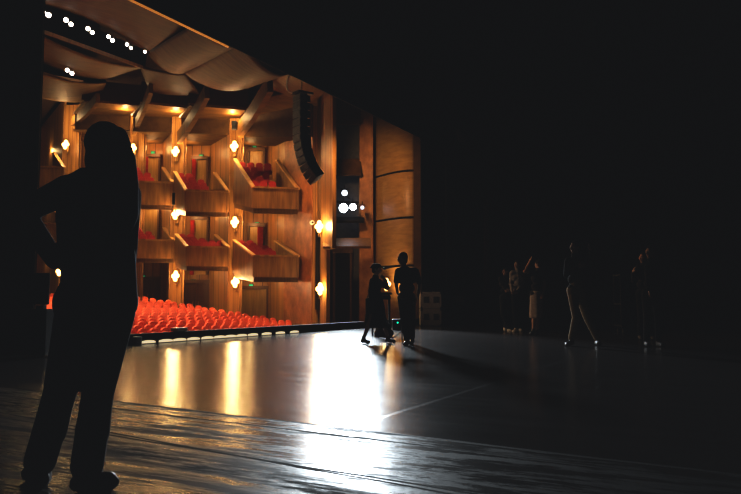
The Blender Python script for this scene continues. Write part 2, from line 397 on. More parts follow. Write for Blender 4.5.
# ---- the house side wall: a zig-zag of piers, door walls and returns
def plan(lst): return [at(u, 300, Y) for u, Y in lst]
def ribbon(name, pts, z0, z1, mat, t=0.12):
    mb = MB(); vs = []; fs = []
    n = len(pts)
    for p in pts: vs += [V((p.x, p.y, z0)), V((p.x, p.y, z1))]
    for i in range(n - 1): fs.append((2 * i, 2 * i + 2, 2 * i + 3, 2 * i + 1))
    mb.add(vs, fs)
    o = mb.build(name, mat, kind='structure')
    so = o.modifiers.new('t', 'SOLIDIFY'); so.thickness = t; so.offset = 0
    return o
W = {  # bay: left/right pier faces and the door wall between
}
PIER = {'d': [(-14, 36.4), (-4, 36.3)], '0': [(59, 33.0), (75, 32.9)], '1': [(128, 31.3), (141, 31.2)], '2': [(170, 29.9), (182, 29.8)], '3': [(229, 28.5), (240, 28.4)], '4': [(313, 26.1), (323, 26.0)]}
ribbon('wall_house_far_left', plan([(-60, 38), (-14, 36.4), (-4, 36.3), (-3, 38.5), (36, 38.5), (59, 33.0)]), -2, 10.2, M['wall'])
ribbon('wall_house_bay_1', plan([(75, 32.9), (76, 35.3), (112, 35.3), (128, 31.3)]), -2, 10.2, M['wall'])
ribbon('wall_house_bay_2', plan([(141, 31.2), (142, 33.4), (161, 33.4), (170, 29.9)]), -2, 10.2, M['wall'])
ribbon('wall_house_bay_3', plan([(182, 29.8), (183, 31.9), (209, 31.9), (229, 28.5)]), -2, 10.2, M['wall'])
ribbon('wall_house_bay_4', plan([(240, 28.4), (241, 30.9), (268, 30.9), (276, 29.6), (285, 28.2)]), -2, 10.2, M['wall'])
ribbon('wall_house_side', plan([(285, 28.2), (299, 27.1), (313, 26.1)]), -2, 10.2, M['proswall'])
for k in ('0', '1', '2', '3', '4'):
    a, b = plan(PIER[k])
    if k == '4': b = at(317, 300, 26.05)
    o = ribbon('trim_pier_' + {'0': 'far_left', '1': 'left', '2': 'middle', '3': 'right', '4': 'side'}[k], [a, b], -2, 9.9, M['pier'], 0.12)
ribbon('wall_house_rear', [sh(13, 27), sh(-18, 27)], -2, 11, M['brown'], 0.2)
ribbon('wall_house_left', [sh(-18, 27), sh(-18, 0.3)], -2, 11, M['brown'], 0.2)
# recess with the lighting slot beside the proscenium
ribbon('wall_slot_left', plan([(317, 26.05), (318, 26.3), (321, 26.3), (322, 25.8)]), -2, 9.5, M['pier'], 0.05)
mb = MB()
a, b = at(322, 300, 25.8), at(334, 300, 24.7)
mb.slab(a, b, 0.14, 2.62, 9.4, 2.62, 9.4); o = mb.build('trim_slot_fin', M['pier'], kind='structure')
mb = MB()
a, b = at(322, 300, 25.8), at(328, 300, 25.3)
mb.slab(a, b, 0.14, -1.5, 2.62, -1.5, 2.62); o = mb.build('trim_slot_fin_lower', M['pier'], kind='structure')
ribbon('wall_slot_back', plan([(326, 27.6), (361, 27.6)]), -1.5, 9.4, M['slotback'], 0.1)
ribbon('wall_slot_right', plan([(360, 27.6), (360.5, 26.9), (372, 26.75), (373, 27.3), (377, 27.4)]), -1.5, 9.4, M['proswall'], 0.1)
# dark upper opening frame and sills inside the slot
def cross_panel(mb, u0, u1, v0, v1, Y0, Y1, t=0.08):
    """board spanning the slot: bottom edge v1 at depth Y1, top edge v0 at depth Y0"""
    a, b, c, d = at(u0, v1, Y1), at(u1, v1, Y1), at(u1, v0, Y0), at(u0, v0, Y0)
    n = (b - a).cross(d - a).normalized() * t
    mb.hexa([a, b, c, d], [a + n, b + n, c + n, d + n])
mb = MB(); cross_panel(mb, 335, 361, 96, 125, 26.6, 26.6); cross_panel(mb, 335, 361, 160, 176, 27.0, 26.6)
mb.build('trim_slot_boards', M['bulk'], kind='structure')
mb = MB(); cross_panel(mb, 323, 371, 240, 248.5, 26.0, 24.9)
mb.build('trim_slot_sill', M['boxwood'], kind='structure')
mb = MB(); cross_panel(mb, 336, 364, 219, 223, 26.9, 26.4); mb.build('trim_slot_ledge', M['slot'], kind='structure')
# ---- curved drum beside the proscenium
def drum_pts(n=14, off=0.0):
    out = []
    for i in range(n + 1):
        t = i / n; th = PI / 2 * t
        u = 376 + (415 - 376) * (1 - math.cos(th)) if False else 376 + 39 * t
        Y = 27.1 - 1.45 * math.sin(th) - off
        out.append(at(u, 300, Y))
    return out
mb = MB(); dp = drum_pts(); vs = []; fs = []
for p in dp: vs += [V((p.x, p.y, -1.5)), V((p.x, p.y, 9))]
for i in range(len(dp) - 1): fs.append((2 * i, 2 * i + 2, 2 * i + 3, 2 * i + 1))
mb.add(vs, fs); dr = mb.build('wall_drum', M['drum'], kind='structure', smooth=True)
so = dr.modifiers.new('t', 'SOLIDIFY'); so.thickness = 0.1; so.offset = 0
for v_, vr in ((180, 168), (224, 215), (270, 263)):
    z = (at(414, vr, dp[-1].y).z + at(377, v_, dp[0].y).z) / 2
    mb = MB(); mb.tube([V((p.x, p.y - 0.05, z)) for p in dp], 0.045, 6); mb.build('trim_drum_joint', M['slot'], kind='structure')
mb = MB(); a, b = at(415, 300, 25.62), at(422, 300, 25.55); mb.slab(a, b, 0.3, -0.2, 7.5, -0.2, 7.5); mb.build('trim_drum_edge', M['bulk'], kind='structure')
mb = MB(); a, b = at(316.5, 300, 25.98), at(318.2, 300, 25.9); mb.slab(a, b, 0.1, 0.5, 3.6, 0.5, 3.6); mb.build('trim_pier_groove', M['slot'], kind='structure')

# ---- doors
ndoor = [0]
def door(uL, uR, vtop, Y, zbot, mat, leaves=1, curtain=None, handle=True):
    ndoor[0] += 1
    a, b = at(uL, vtop, Y), at(uR, vtop, Y); zt = a.z
    root = bpy.data.objects.new('door_%d' % ndoor[0], None); COL.objects.link(root); root.location = ((a.x + b.x) / 2, Y, zbot); root['kind'] = 'structure'
    w = b.x - a.x
    fr = MB(); t = 0.09
    fr.box((a.x - t / 2, Y - .11, (zbot + zt) / 2), (t, .14, zt - zbot)); fr.box((b.x + t / 2, Y - .11, (zbot + zt) / 2), (t, .14, zt - zbot)); fr.box(((a.x + b.x) / 2, Y - .13, zt + .06), (w + 2.4 * t, .2, .14))
    fr.build('door_frame', M['darkwood'], root)
    for i in range(leaves):
        x0 = a.x + w * i / leaves; x1 = a.x + w * (i + 1) / leaves
        d = MB(); d.bbox(((x0 + x1) / 2, Y - .09, (zbot + zt) / 2), (x1 - x0 - .02, .06, zt - zbot - .02), .01)
        lf = d.build('door_leaf', mat, root)
        if handle:
            hd = MB(); hx = x1 - .12 if i == 0 else x0 + .12
            hd.tube([(hx, Y - .13, zbot + .85), (hx, Y - .17, zbot + .88), (hx, Y - .17, zbot + 1.2), (hx, Y - .13, zbot + 1.23)], .014, 6); hd.build('door_handle', M['brass'], lf)
    return root
def curtain(u0, u1, vtop, Y, zbot, label):
    a, b = at(u0, vtop, Y), at(u1, vtop, Y); mb = MB(); n = 16; vs = []; fs = []
    for i in range(n + 1):
        x = a.x + (b.x - a.x) * i / n; y = Y - .28 + .045 * math.sin(i * 2.1)
        vs += [(x, y, zbot), (x, y, a.z)]
    for i in range(n): fs.append((2 * i, 2 * i + 2, 2 * i + 3, 2 * i + 1))
    mb.add(vs, fs); o = mb.build('door_curtain', M['doordrape'], smooth=True, origin=V(((a.x + b.x) / 2, Y - .28, zbot)))
    so = o.modifiers.new('t', 'SOLIDIFY'); so.thickness = .02
    return tag(o, label, 'curtain')
def exit_sign(u, v, Y, label, dim=False, w=.16, h=.10):
    c = at(u, v, Y); r = thing('exit_sign', label, 'sign', c, 'green exit signs over the doors')
    mb = MB(); mb.bbox(c + V((0, 0.03, 0)), (w + .05, .07, h + .05), .012); mb.build('sign_housing', M['metal'], r)
    mb = MB(); mb.box(c + V((0, -.012, 0)), (w, .012, h)); mb.build('sign_face', M['exit_up' if dim else 'exit'], r)
ZU, ZL = 5.15, 1.95      # upper and lower tier floors at the doors
door(250, 263.5, 151.5, 30.85, ZU, M['doorwood']); door(250, 263.5, 226.5, 30.85, ZL, M['doorwood'])
door(242.5, 267, 289, 30.85, -.75, M['darkwood'] if False else M['doorwood'], 2)
door(194.5, 207, 160, 31.85, ZU, M['doorwood']); door(193.5, 207.5, 220, 31.85, ZL, M['doorwood'])
door(185, 208.5, 283, 31.85, -.45, M['darkwood'], 2)
door(146, 159.5, 157.5, 33.35, ZU + .25, M['doorwood']); door(145, 158.5, 209, 33.35, ZL + .7, M['doorwood'])
door(143, 160.5, 279.5, 33.35, -.1, M['darkwood'], 2)
door(36, 50, 276, 38.4, .4, M['darkwood'], 2, handle=False)
door(335.5, 350, 253, 27.5, 0.0, M['slot'], 1, handle=False)
exit_sign(254.5, 146, 30.75, 'dim green exit sign over the door of the upper box nearest the stage', True)
exit_sign(257, 223.5, 30.75, 'dim green exit sign over the door of the lower box nearest the stage', True)
exit_sign(251, 285.6, 30.75, 'lit green exit sign above the seat rows nearest the stage')
exit_sign(201, 155.8, 31.75, 'dim green exit sign over the door of the upper middle box', True)
exit_sign(200, 216, 31.75, 'dim green exit sign over the door of the lower middle box', True)
exit_sign(193, 281, 31.75, 'lit green exit sign over the dark middle double doors')
exit_sign(153, 152.6, 33.25, 'dim green exit sign over the door of the upper box beside the woman', True)
exit_sign(143.3, 276.8, 33.25, 'lit green exit sign closest to the silhouetted woman')
curtain(194, 197.5, 160.5, 31.8, ZU, 'red curtain at the door of the upper middle box')
curtain(192.5, 196, 221, 31.8, ZL, 'red curtain at the door of the lower middle box')
curtain(145.5, 150, 158, 33.3, ZU + .25, 'red curtain at the door of the upper box beside the woman')
curtain(259, 264, 227.5, 30.8, ZL, 'red curtain at the door of the lower box nearest the stage')

# ================================================================== OPERA BOXES
PD = V((0.43, -0.90, 0)).normalized()
def opera_box(label, FL, FR, vb, Yf, RL, Yr, seats, YfR=None, rr=None, lab_seat='', grp=''):
    YfR = YfR or Yf + .35
    fl_ = at(FL[0], FL[1], Yf); fr_ = at(FR[0], FR[1], YfR); zt = (fl_.z + fr_.z) / 2
    zb = at(FL[0] + 2, vb, Yf).z
    rl = at(RL[0], RL[1], Yr); dv = V((rl.x - fl_.x, rl.y - fl_.y, 0)); zr = rl.z
    rr_ = V((fr_.x, fr_.y, 0)) + dv * .97
    fl2, fr2, rl2 = [V((p.x, p.y, 0)) for p in (fl_, fr_, rl)]
    rise = zr - zt
    root = thing('opera_box', label, 'box', (fl2 + fr2) / 2 + V((0, 0, zb)), 'wooden boxes on the house side wall')
    ax = (fr2 - fl2).normalized(); nn = V((ax.y, -ax.x, 0))
    # front panel with a slight outward lean
    mb = MB(); q = [fl2 - nn * .02, fr2 - nn * .02, fr2 - nn * .1, fl2 - nn * .1]; q2 = [p + nn * .06 for p in q]
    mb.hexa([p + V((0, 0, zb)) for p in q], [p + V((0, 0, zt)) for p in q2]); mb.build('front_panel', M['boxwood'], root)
    for a, b, sg in ((fl2, rl2, 1), (fr2, rr_, -1)):
        mb = MB(); mb.slab(a, b, .09, zb, zt, zb + rise * .3, zt + rise); mb.build('side_panel', M['boxwood'], root)
        mb = MB(); mb.bar(a + V((0, 0, zt + .03)), b + V((0, 0, zt + rise + .03)), .15, .06); mb.build('rail', M['rail'], root)
    mb = MB(); mb.bar(fl2 + nn * .03 + V((0, 0, zt + .03)), fr2 + nn * .03 + V((0, 0, zt + .03)), .17, .06); mb.build('rail', M['boxwood'], root)
    mb = MB(); q = [fl2, fr2, rr_, rl2]; zz = [zb - .02, zb - .02, zb + rise * .8 - .02, zb + rise * .8 - .02]; zl = [zb - .18, zb - .18, zb + rise * .3 - .18, zb + rise * .3 - .18]
    q = [fl2 - nn * .05, fr2 - nn * .05, rr_, rl2]
    mb.hexa([p + V((0, 0, z)) for p, z in zip(q, zl)], [p + V((0, 0, z + .05)) for p, z in zip(q, zz)]); ex = -PD * 1.3; ze = zb + rise * .8
    mb.hexa([p + V((0, 0, ze - .16)) for p in (rl2, rr_, rr_ + ex, rl2 + ex)], [p + V((0, 0, ze + .03)) for p in (rl2, rr_, rr_ + ex, rl2 + ex)])
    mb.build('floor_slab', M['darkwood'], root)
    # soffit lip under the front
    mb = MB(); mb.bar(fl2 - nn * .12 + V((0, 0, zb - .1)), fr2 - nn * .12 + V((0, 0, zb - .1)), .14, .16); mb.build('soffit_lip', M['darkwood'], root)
    rz = math.atan2(nn.x, -nn.y)
    dn = dv.length
    for i, j, ncol in seats:       # i across (0..ncol-1), j back
        fx = (i + .5) / ncol; fy = .15 + .165 * j
        p = fl2 + (fr2 - fl2) * fx + dv * fy
        z = zb + .03 + rise * (.8 * fy)
        top = zt + rise * fy
        zs = max(z, top - .62)      # stepped platform height
        BOXSEATS.append((p + V((0, 0, zs)), rz, lab_seat, grp, z))
    return root
BOXSEATS = []
g5 = [(0, j, 5) for j in range(5)] + [(1, j, 5) for j in range(5)] + [(2, 0, 5), (2, 2, 5)]
opera_box('upper wooden box nearest the stage, with steep sloping side rails', (253.5, 188), (298, 190), 208, 26.3, (235, 160), 28.15, g5 + [(2, 4, 5), (3, 4, 5)], lab_seat='red seat in the upper wooden box nearest the stage', grp='seats of the upper box nearest the stage')
opera_box('lower wooden box nearest the stage, above the end of the red rows', (254, 256), (298, 257.5), 277, 26.3, (234, 241), 28.15, g5 + [(2, 1, 5), (2, 2, 5)], lab_seat='red seat in the lower wooden box nearest the stage', grp='seats of the lower box nearest the stage')
opera_box('upper middle wooden box between two sconce piers', (186, 191), (228, 192.5), 211, 27.7, (174.8, 172.5), 29.5, g5 + [(2, 1, 5)], lab_seat='red seat in the upper middle wooden box', grp='seats of the upper middle box')
opera_box('lower middle wooden box between two sconce piers', (187, 247), (228.5, 248.5), 266, 27.7, (176.2, 235), 29.5, g5 + [(2, 1, 5), (3, 1, 5), (4, 1, 5), (3, 0, 5)], lab_seat='red seat in the lower middle wooden box', grp='seats of the lower middle box')
opera_box('upper wooden box just right of the woman with long hair', (130, 182), (173, 183.5), 204, 29.2, (122, 167), 30.9, g5, lab_seat='red seat in the upper box just right of the woman', grp='seats of the upper box by the woman')
opera_box('lower wooden box just right of the woman with long hair', (131, 240), (174, 241.5), 258, 29.2, (123, 228), 30.9, g5, lab_seat='red seat in the lower box just right of the woman', grp='seats of the lower box by the woman')
opera_box('upper wooden box left of the woman, above her raised elbow', (18, 166), (64, 169), 190, 31.0, (10, 152), 32.6, [], lab_seat='', grp='')
opera_box('lower wooden box glimpsed under the arm of the woman', (20, 222), (66, 226), 246, 31.0, (12, 212), 32.6, [], lab_seat='', grp='')

# ================================================================== SEATS
def make_seat(name, mat, label, cat, grp):
    r = thing(name, label, cat, (0, 0, 0), grp)
    mb = MB(); n = 8     # upholstered back with a rounded top, leaning back (+y)
    vs = []; fs = []
    outline = []
    w = .215
    for k in range(n + 1):
        t = PI * k / n; outline.append((w * math.cos(t) if abs(math.cos(t)) < 1 else w * math.cos(t), .83 + .09 * math.sin(t)))
    outline = [(w, .36)] + outline + [(-w, .36)]
    m_ = len(outline)
    for off in (0, .09):
        for x, z in outline: vs.append((x, .16 + (z - .36) * .22 + off, z))
    fs = [tuple(range(m_ - 1, -1, -1)), tuple(range(m_, 2 * m_))] + [(i, (i + 1) % m_, m_ + (i + 1) % m_, m_ + i) for i in range(m_)]
    mb.add(vs, fs); mb.build('backrest', mat, r, bevel=.015)
    mb = MB(); mb.bbox((0, -.04, .42), (.45, .44, .13), .03); mb.build('seat_cushion', mat, r)
    for sg in (-1, 1):
        mb = MB(); mb.bbox((sg * .245, -.02, .62), (.05, .38, .045), .012); mb.box((sg * .245, .05, .31), (.035, .3, .58)); mb.build('armrest', M['seatwood'], r)
    return r
seat0 = make_seat('theatre_seat', M['red'], 'x', 'seat', 'x')
ORD = ['first', 'second', 'third', 'fourth', 'fifth', 'sixth', 'seventh', 'eighth', 'ninth', 'tenth', 'eleventh', 'twelfth', 'thirteenth', 'fourteenth', 'fifteenth', 'sixteenth']
used = False
nseat = 0
for i in range(16):
    h = 3.5 + .60 * i
    s_wall = 12.4 if i > 1 else 11.75
    k = 0
    while True:
        s = s_wall - .25 - .42 * k - (.21 if i % 2 else 0) - (i % 3) * .05; k += 1
        arc = -.003 * (s - 4) ** 2
        p = sh(s, h + arc)
        u = 370.5 + FPX * p.x / p.y
        if u < 51.5: break
        if 60 < u < 122: continue
        lab = 'red upholstered theatre seat in the %s visible row from the stage' % ORD[i]
        loc = p + V((0, 0, zf(h + arc)))
        rz = ANG + random.uniform(-.03, .03)
        if not used:
            seat0.location = loc; seat0.rotation_euler = (0, 0, rz); seat0['label'] = lab; seat0['group'] = 'orchestra seats, %s row' % ORD[i]; used = True; sd = seat0
        else: sd = dup(seat0, loc, rz, lab, 'orchestra seats, %s row' % ORD[i])
        sd.scale = (.76, .74, .96)
        nseat += 1
print('seats', nseat)
bs0 = None
for loc, rz, lab, grp, zfl in BOXSEATS:
    if bs0 is None:
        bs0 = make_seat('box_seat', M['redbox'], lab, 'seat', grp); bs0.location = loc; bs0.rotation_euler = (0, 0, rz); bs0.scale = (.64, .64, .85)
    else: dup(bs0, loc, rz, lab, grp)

# ================================================================== SCONCES
def make_sconce():
    r = thing('wall_sconce', 'x', 'lamp', (0, 0, 0), 'sconces of clustered glass globes')
    mb = MB(); mb.bbox((0, .03, 0), (.12, .05, .62), .015); mb.build('back_plate', M['brass'], r)
    mb = MB()
    pts = [(-.08, -.16, .05), (.08, -.16, .07), (0, -.2, -.08), (0, -.12, .19)]
    for p in pts: mb.tube([(0, .02, -.12), (p[0] * .6, -.1, p[2] - .14), (p[0], p[1], p[2] - .06)], .014, 6)
    mb.build('bracket', M['brass'], r)
    for p in pts:
        mb = MB(); mb.ell(p, (.085, .085, .095), None, 14, 10); mb.build('globe', M['globe'], r, smooth=True)
    return r
sc0 = make_sconce(); first = True
WARM = (1.0, .64, .27)
for u, v, Y, lab, en in (
    (176.5, 153.5, 29.6, 'glowing sconce high on the pier between the left and middle boxes', 100),
    (176.5, 216, 29.6, 'glowing sconce halfway up the pier between the left and middle boxes', 100),
    (176.5, 277.5, 29.6, 'glowing sconce low on the pier behind the red rows, left of the middle doors', 100),
    (235, 148.5, 28.2, 'glowing sconce high on the pier left of the upper box nearest the stage', 100),
    (235.5, 224, 28.2, 'glowing sconce halfway up the pier left of the lower box nearest the stage', 100),
    (236, 283.5, 28.2, 'glowing sconce low on the pier behind the red rows, right of the middle doors', 100),
    (319.5, 228.5, 25.7, 'glowing sconce on the side wall left of the bright spotlights', 70),
    (320.5, 290.5, 25.7, 'glowing sconce low on the side wall left of the dark doorway', 70),
    (67, 146.5, 32.6, 'glowing sconce over the shoulder of the silhouetted woman', 60),
    (134, 150.5, 31.0, 'glowing sconce high on the pier, half hidden by her long hair', 60),
    (134.5, 213, 31.0, 'glowing sconce halfway up the pier, half hidden by her long hair', 60),
    (67, 209, 32.6, 'glowing sconce behind the raised arm of the silhouetted woman', 60),
    (61, 272.5, 32.6, 'small glowing sconce seen in the gap under her elbow', 40),
    (386.3, 286, 26.0, 'glowing sconce on the curved drum, between the walking couple', 36)):
    p = at(u, v, Y)
    if first: sc0.location = p; sc0['label'] = lab; first = False
    else: dup(sc0, p, 0, lab)
    lamp('POINT', p + V((0.02, -.42, .05)), en, WARM, .18)

# ================================================================== CEILING
mb = MB(); quadbox(mb, -18, 19, -0.1, 28, 10.6, 10.9); mb.build('ceiling', M['brown'], kind='structure')
def patch(name, label, c, bulge, mat, n=18, thick=.06, along=False, kind=None, cat='ceiling panel', group=None, sag=0.0):
    a, b, d, e = [at(*q) for q in c]        # a,b front left/right; d,e back right/left
    vs = []; fs = []
    for j in range(n + 1):
        t = j / n
        for i in range(n + 1):
            s_ = i / n
            p = (a * (1 - s_) + b * s_) * (1 - t) + (e * (1 - s_) + d * s_) * t
            p = p - V((0, 0, bulge * 4 * s_ * (1 - s_) + sag * 4 * t * (1 - t)))
            vs.append(p)
    for j in range(n):
        for i in range(n):
            k = j * (n + 1) + i; fs.append((k, k + 1, k + n + 2, k + n + 1))
    mb = MB(); mb.add(vs, fs)
    o = mb.build(name, mat, smooth=True, origin=(a + b + d + e) / 4)
    so = o.modifiers.new('t', 'SOLIDIFY'); so.thickness = thick; so.offset = 0
    if kind: o['kind'] = kind
    else: tag(o, label, cat, group)
    return o
CG = 'curved wooden ceiling panels'
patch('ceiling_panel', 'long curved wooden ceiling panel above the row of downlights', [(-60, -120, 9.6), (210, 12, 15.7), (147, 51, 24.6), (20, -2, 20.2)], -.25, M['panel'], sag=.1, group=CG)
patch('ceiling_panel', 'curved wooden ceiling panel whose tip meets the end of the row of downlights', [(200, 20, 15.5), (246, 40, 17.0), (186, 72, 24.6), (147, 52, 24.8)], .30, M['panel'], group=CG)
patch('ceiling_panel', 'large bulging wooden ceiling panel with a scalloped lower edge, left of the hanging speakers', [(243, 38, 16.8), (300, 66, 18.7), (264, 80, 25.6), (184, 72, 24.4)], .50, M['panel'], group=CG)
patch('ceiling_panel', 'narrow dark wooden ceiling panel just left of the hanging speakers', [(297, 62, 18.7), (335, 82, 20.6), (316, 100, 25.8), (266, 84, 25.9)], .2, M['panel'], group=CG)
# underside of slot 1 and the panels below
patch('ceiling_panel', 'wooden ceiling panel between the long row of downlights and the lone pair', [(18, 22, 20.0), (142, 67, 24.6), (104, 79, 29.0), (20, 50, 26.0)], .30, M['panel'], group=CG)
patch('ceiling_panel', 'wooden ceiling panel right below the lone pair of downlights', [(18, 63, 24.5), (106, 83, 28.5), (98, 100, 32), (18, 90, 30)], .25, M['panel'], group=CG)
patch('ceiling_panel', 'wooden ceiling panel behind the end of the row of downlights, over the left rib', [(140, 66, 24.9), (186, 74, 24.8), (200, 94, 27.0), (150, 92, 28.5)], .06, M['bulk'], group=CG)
# slot faces (black throats behind the lights)
mb = MB()
def quad4(mb, c, t=.05):
    a, b, d, e = [at(*q) for q in c]; n = (b - a).cross(e - a).normalized() * t
    mb.hexa([a, b, d, e], [a + n, b + n, d + n, e + n])
quad4(mb, [(18, 26, 21.6), (144, 68, 25.6), (147, 51, 25.2), (20, -4, 21.2)])
mb.build('trim_ceiling_slot_upper', M['slot'], kind='structure')
mb = MB(); quad4(mb, [(18, 69, 26.4), (106, 84, 29.4), (104, 78, 29.4), (20, 49, 26.4)]); mb.build('trim_ceiling_slot_lower', M['slot'], kind='structure')
mb = MB(); quad4(mb, [(18, 25, 19.9), (142, 69, 24.5), (142, 66, 24.5), (18, 21, 19.9)], .05); mb.build('trim_ceiling_slot_lip', M['boxwood'], kind='structure')
mb = MB(); quad4(mb, [(18, 67, 24.3), (80, 86, 28.0), (80, 84, 28.0), (18, 64, 24.3)], .05); mb.build('trim_ceiling_slot_lip', M['boxwood'], kind='structure')
# panel edges just behind the header; their warm light is painted as emission
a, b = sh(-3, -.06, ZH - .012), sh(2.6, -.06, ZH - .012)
mb = MB(); mb.bar(a, b, .03, .035); o = mb.build('panel_edge_glow', M['strip'], origin=a); tag(o, 'thin orange-lit panel edge, its light painted as glow, along the black header', 'light')
# stepped wooden bulkheads over each bay, and the ribs running down to the piers
def bulk(name_n, uL, uR, Yp, dy=0):
    mb = MB()
    quad4(mb, [(uL, 134 + dy, Yp), (uR, 134.5 + dy, Yp), (uR, 119 + dy, Yp), (uL, 117 + dy, Yp)], .1)
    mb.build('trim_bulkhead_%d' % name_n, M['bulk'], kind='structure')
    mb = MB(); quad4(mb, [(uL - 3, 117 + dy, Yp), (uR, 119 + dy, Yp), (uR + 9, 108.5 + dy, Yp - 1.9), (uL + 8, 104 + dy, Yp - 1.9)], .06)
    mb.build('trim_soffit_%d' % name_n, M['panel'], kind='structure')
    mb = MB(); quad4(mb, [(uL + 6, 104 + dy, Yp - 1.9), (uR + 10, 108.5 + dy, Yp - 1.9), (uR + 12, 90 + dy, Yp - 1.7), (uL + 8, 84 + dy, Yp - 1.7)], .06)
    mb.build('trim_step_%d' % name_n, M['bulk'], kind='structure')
bulk(1, 76, 130, 31.6, -4)
bulk(2, 134, 178, 30.1, -2)
bulk(3, 182, 237, 28.8)
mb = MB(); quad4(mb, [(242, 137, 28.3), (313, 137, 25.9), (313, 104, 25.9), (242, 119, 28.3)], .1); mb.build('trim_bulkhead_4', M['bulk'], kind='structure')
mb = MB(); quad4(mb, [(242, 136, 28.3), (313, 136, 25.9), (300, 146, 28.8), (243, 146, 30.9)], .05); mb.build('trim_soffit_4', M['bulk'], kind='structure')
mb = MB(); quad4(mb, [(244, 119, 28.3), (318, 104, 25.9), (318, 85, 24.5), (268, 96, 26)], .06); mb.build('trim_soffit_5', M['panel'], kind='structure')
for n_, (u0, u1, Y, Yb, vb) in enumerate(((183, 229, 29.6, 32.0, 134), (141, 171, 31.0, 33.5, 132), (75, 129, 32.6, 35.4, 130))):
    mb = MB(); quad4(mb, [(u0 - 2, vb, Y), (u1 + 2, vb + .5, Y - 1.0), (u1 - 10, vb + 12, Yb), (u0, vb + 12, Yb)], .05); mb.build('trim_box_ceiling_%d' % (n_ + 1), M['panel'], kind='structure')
def rib(label, pA, pB, w, h):
    a, b = at(*pA), at(*pB); mb = MB(); m_ = (a + b) / 2 - V((0, 0, .18))
    pts = [a * (1 - t) ** 2 + m_ * 2 * t * (1 - t) + b * t * t for t in [i / 8 for i in range(9)]]
    for i in range(8): mb.bar(pts[i], pts[i + 1], w, h)
    o = mb.build('ceiling_rib', M['panel'], origin=a); tag(o, label, 'rib', 'wooden ribs from the ceiling to the piers'); return o
rib('wooden ceiling rib reaching down to the pier beside her hair', (133.5, 130, 30.9), (151, 88, 26.8), .16, .42)
rib('wooden ceiling rib reaching down to the middle pier', (179, 138, 29.3), (207, 92, 25.2), .18, .5)
rib('wooden ceiling rib nearest the hanging speakers', (240, 130, 28.0), (270, 84, 24.0), .2, .6)
rib('wooden ceiling rib left of her head', (73, 122, 32.4), (98, 98, 28.8), .16, .4)

# ---- downlights
def downlight(u, v, Y, label, tgt=None, r_=.085):
    p = at(u, v, Y); r = thing('downlight', label, 'lamp', p, 'round downlights in the ceiling slots')
    d = (V((0, 0, EYE)) - p); d.z = -abs(d.z) - 9; d.normalize()
    mb = MB(); mb.lathe(p, d, [(-.22, .02), (-.2, r_ * 1.05), (-.02, r_ * 1.25), (.03, r_ * 1.3)], 14); mb.build('lamp_housing', M['metal'], r, smooth=True)
    mb = MB(); mb.ell(p + d * .05, (r_, r_, r_), None, 14, 8); mb.build('lens', M['downlens'], r, smooth=True)
    return p
DL = [(44, 11.5), (48.5, 14.5), (66, 19.5), (71, 23.7), (88, 28.2), (92.3, 32), (108.5, 36.2), (112.5, 40), (127, 44), (131, 47.6), (145, 51.3)]
sizes = [.045, .075, .07, .065, .065, .06, .06, .06, .055, .05, .05]
ord11 = ['first', 'second', 'third', 'fourth', 'fifth', 'sixth', 'seventh', 'eighth', 'ninth', 'tenth', 'last']
DLP = []
for i, (u, v) in enumerate(DL):
    s_, h_ = 0, 8.0
    Y = edge_y(u, 7.4)
    DLP.append(downlight(u, v, Y, 'lit downlight in the long upper ceiling slot, %s counting away from the dark curtain' % ord11[i], r_=sizes[i]))
downlight(67.2, 69.8, 25.3, 'lit downlight in the lower ceiling slot, upper one of the lone pair', r_=.07)
downlight(72, 73, 25.5, 'lit downlight in the lower ceiling slot, lower one of the lone pair', r_=.07)
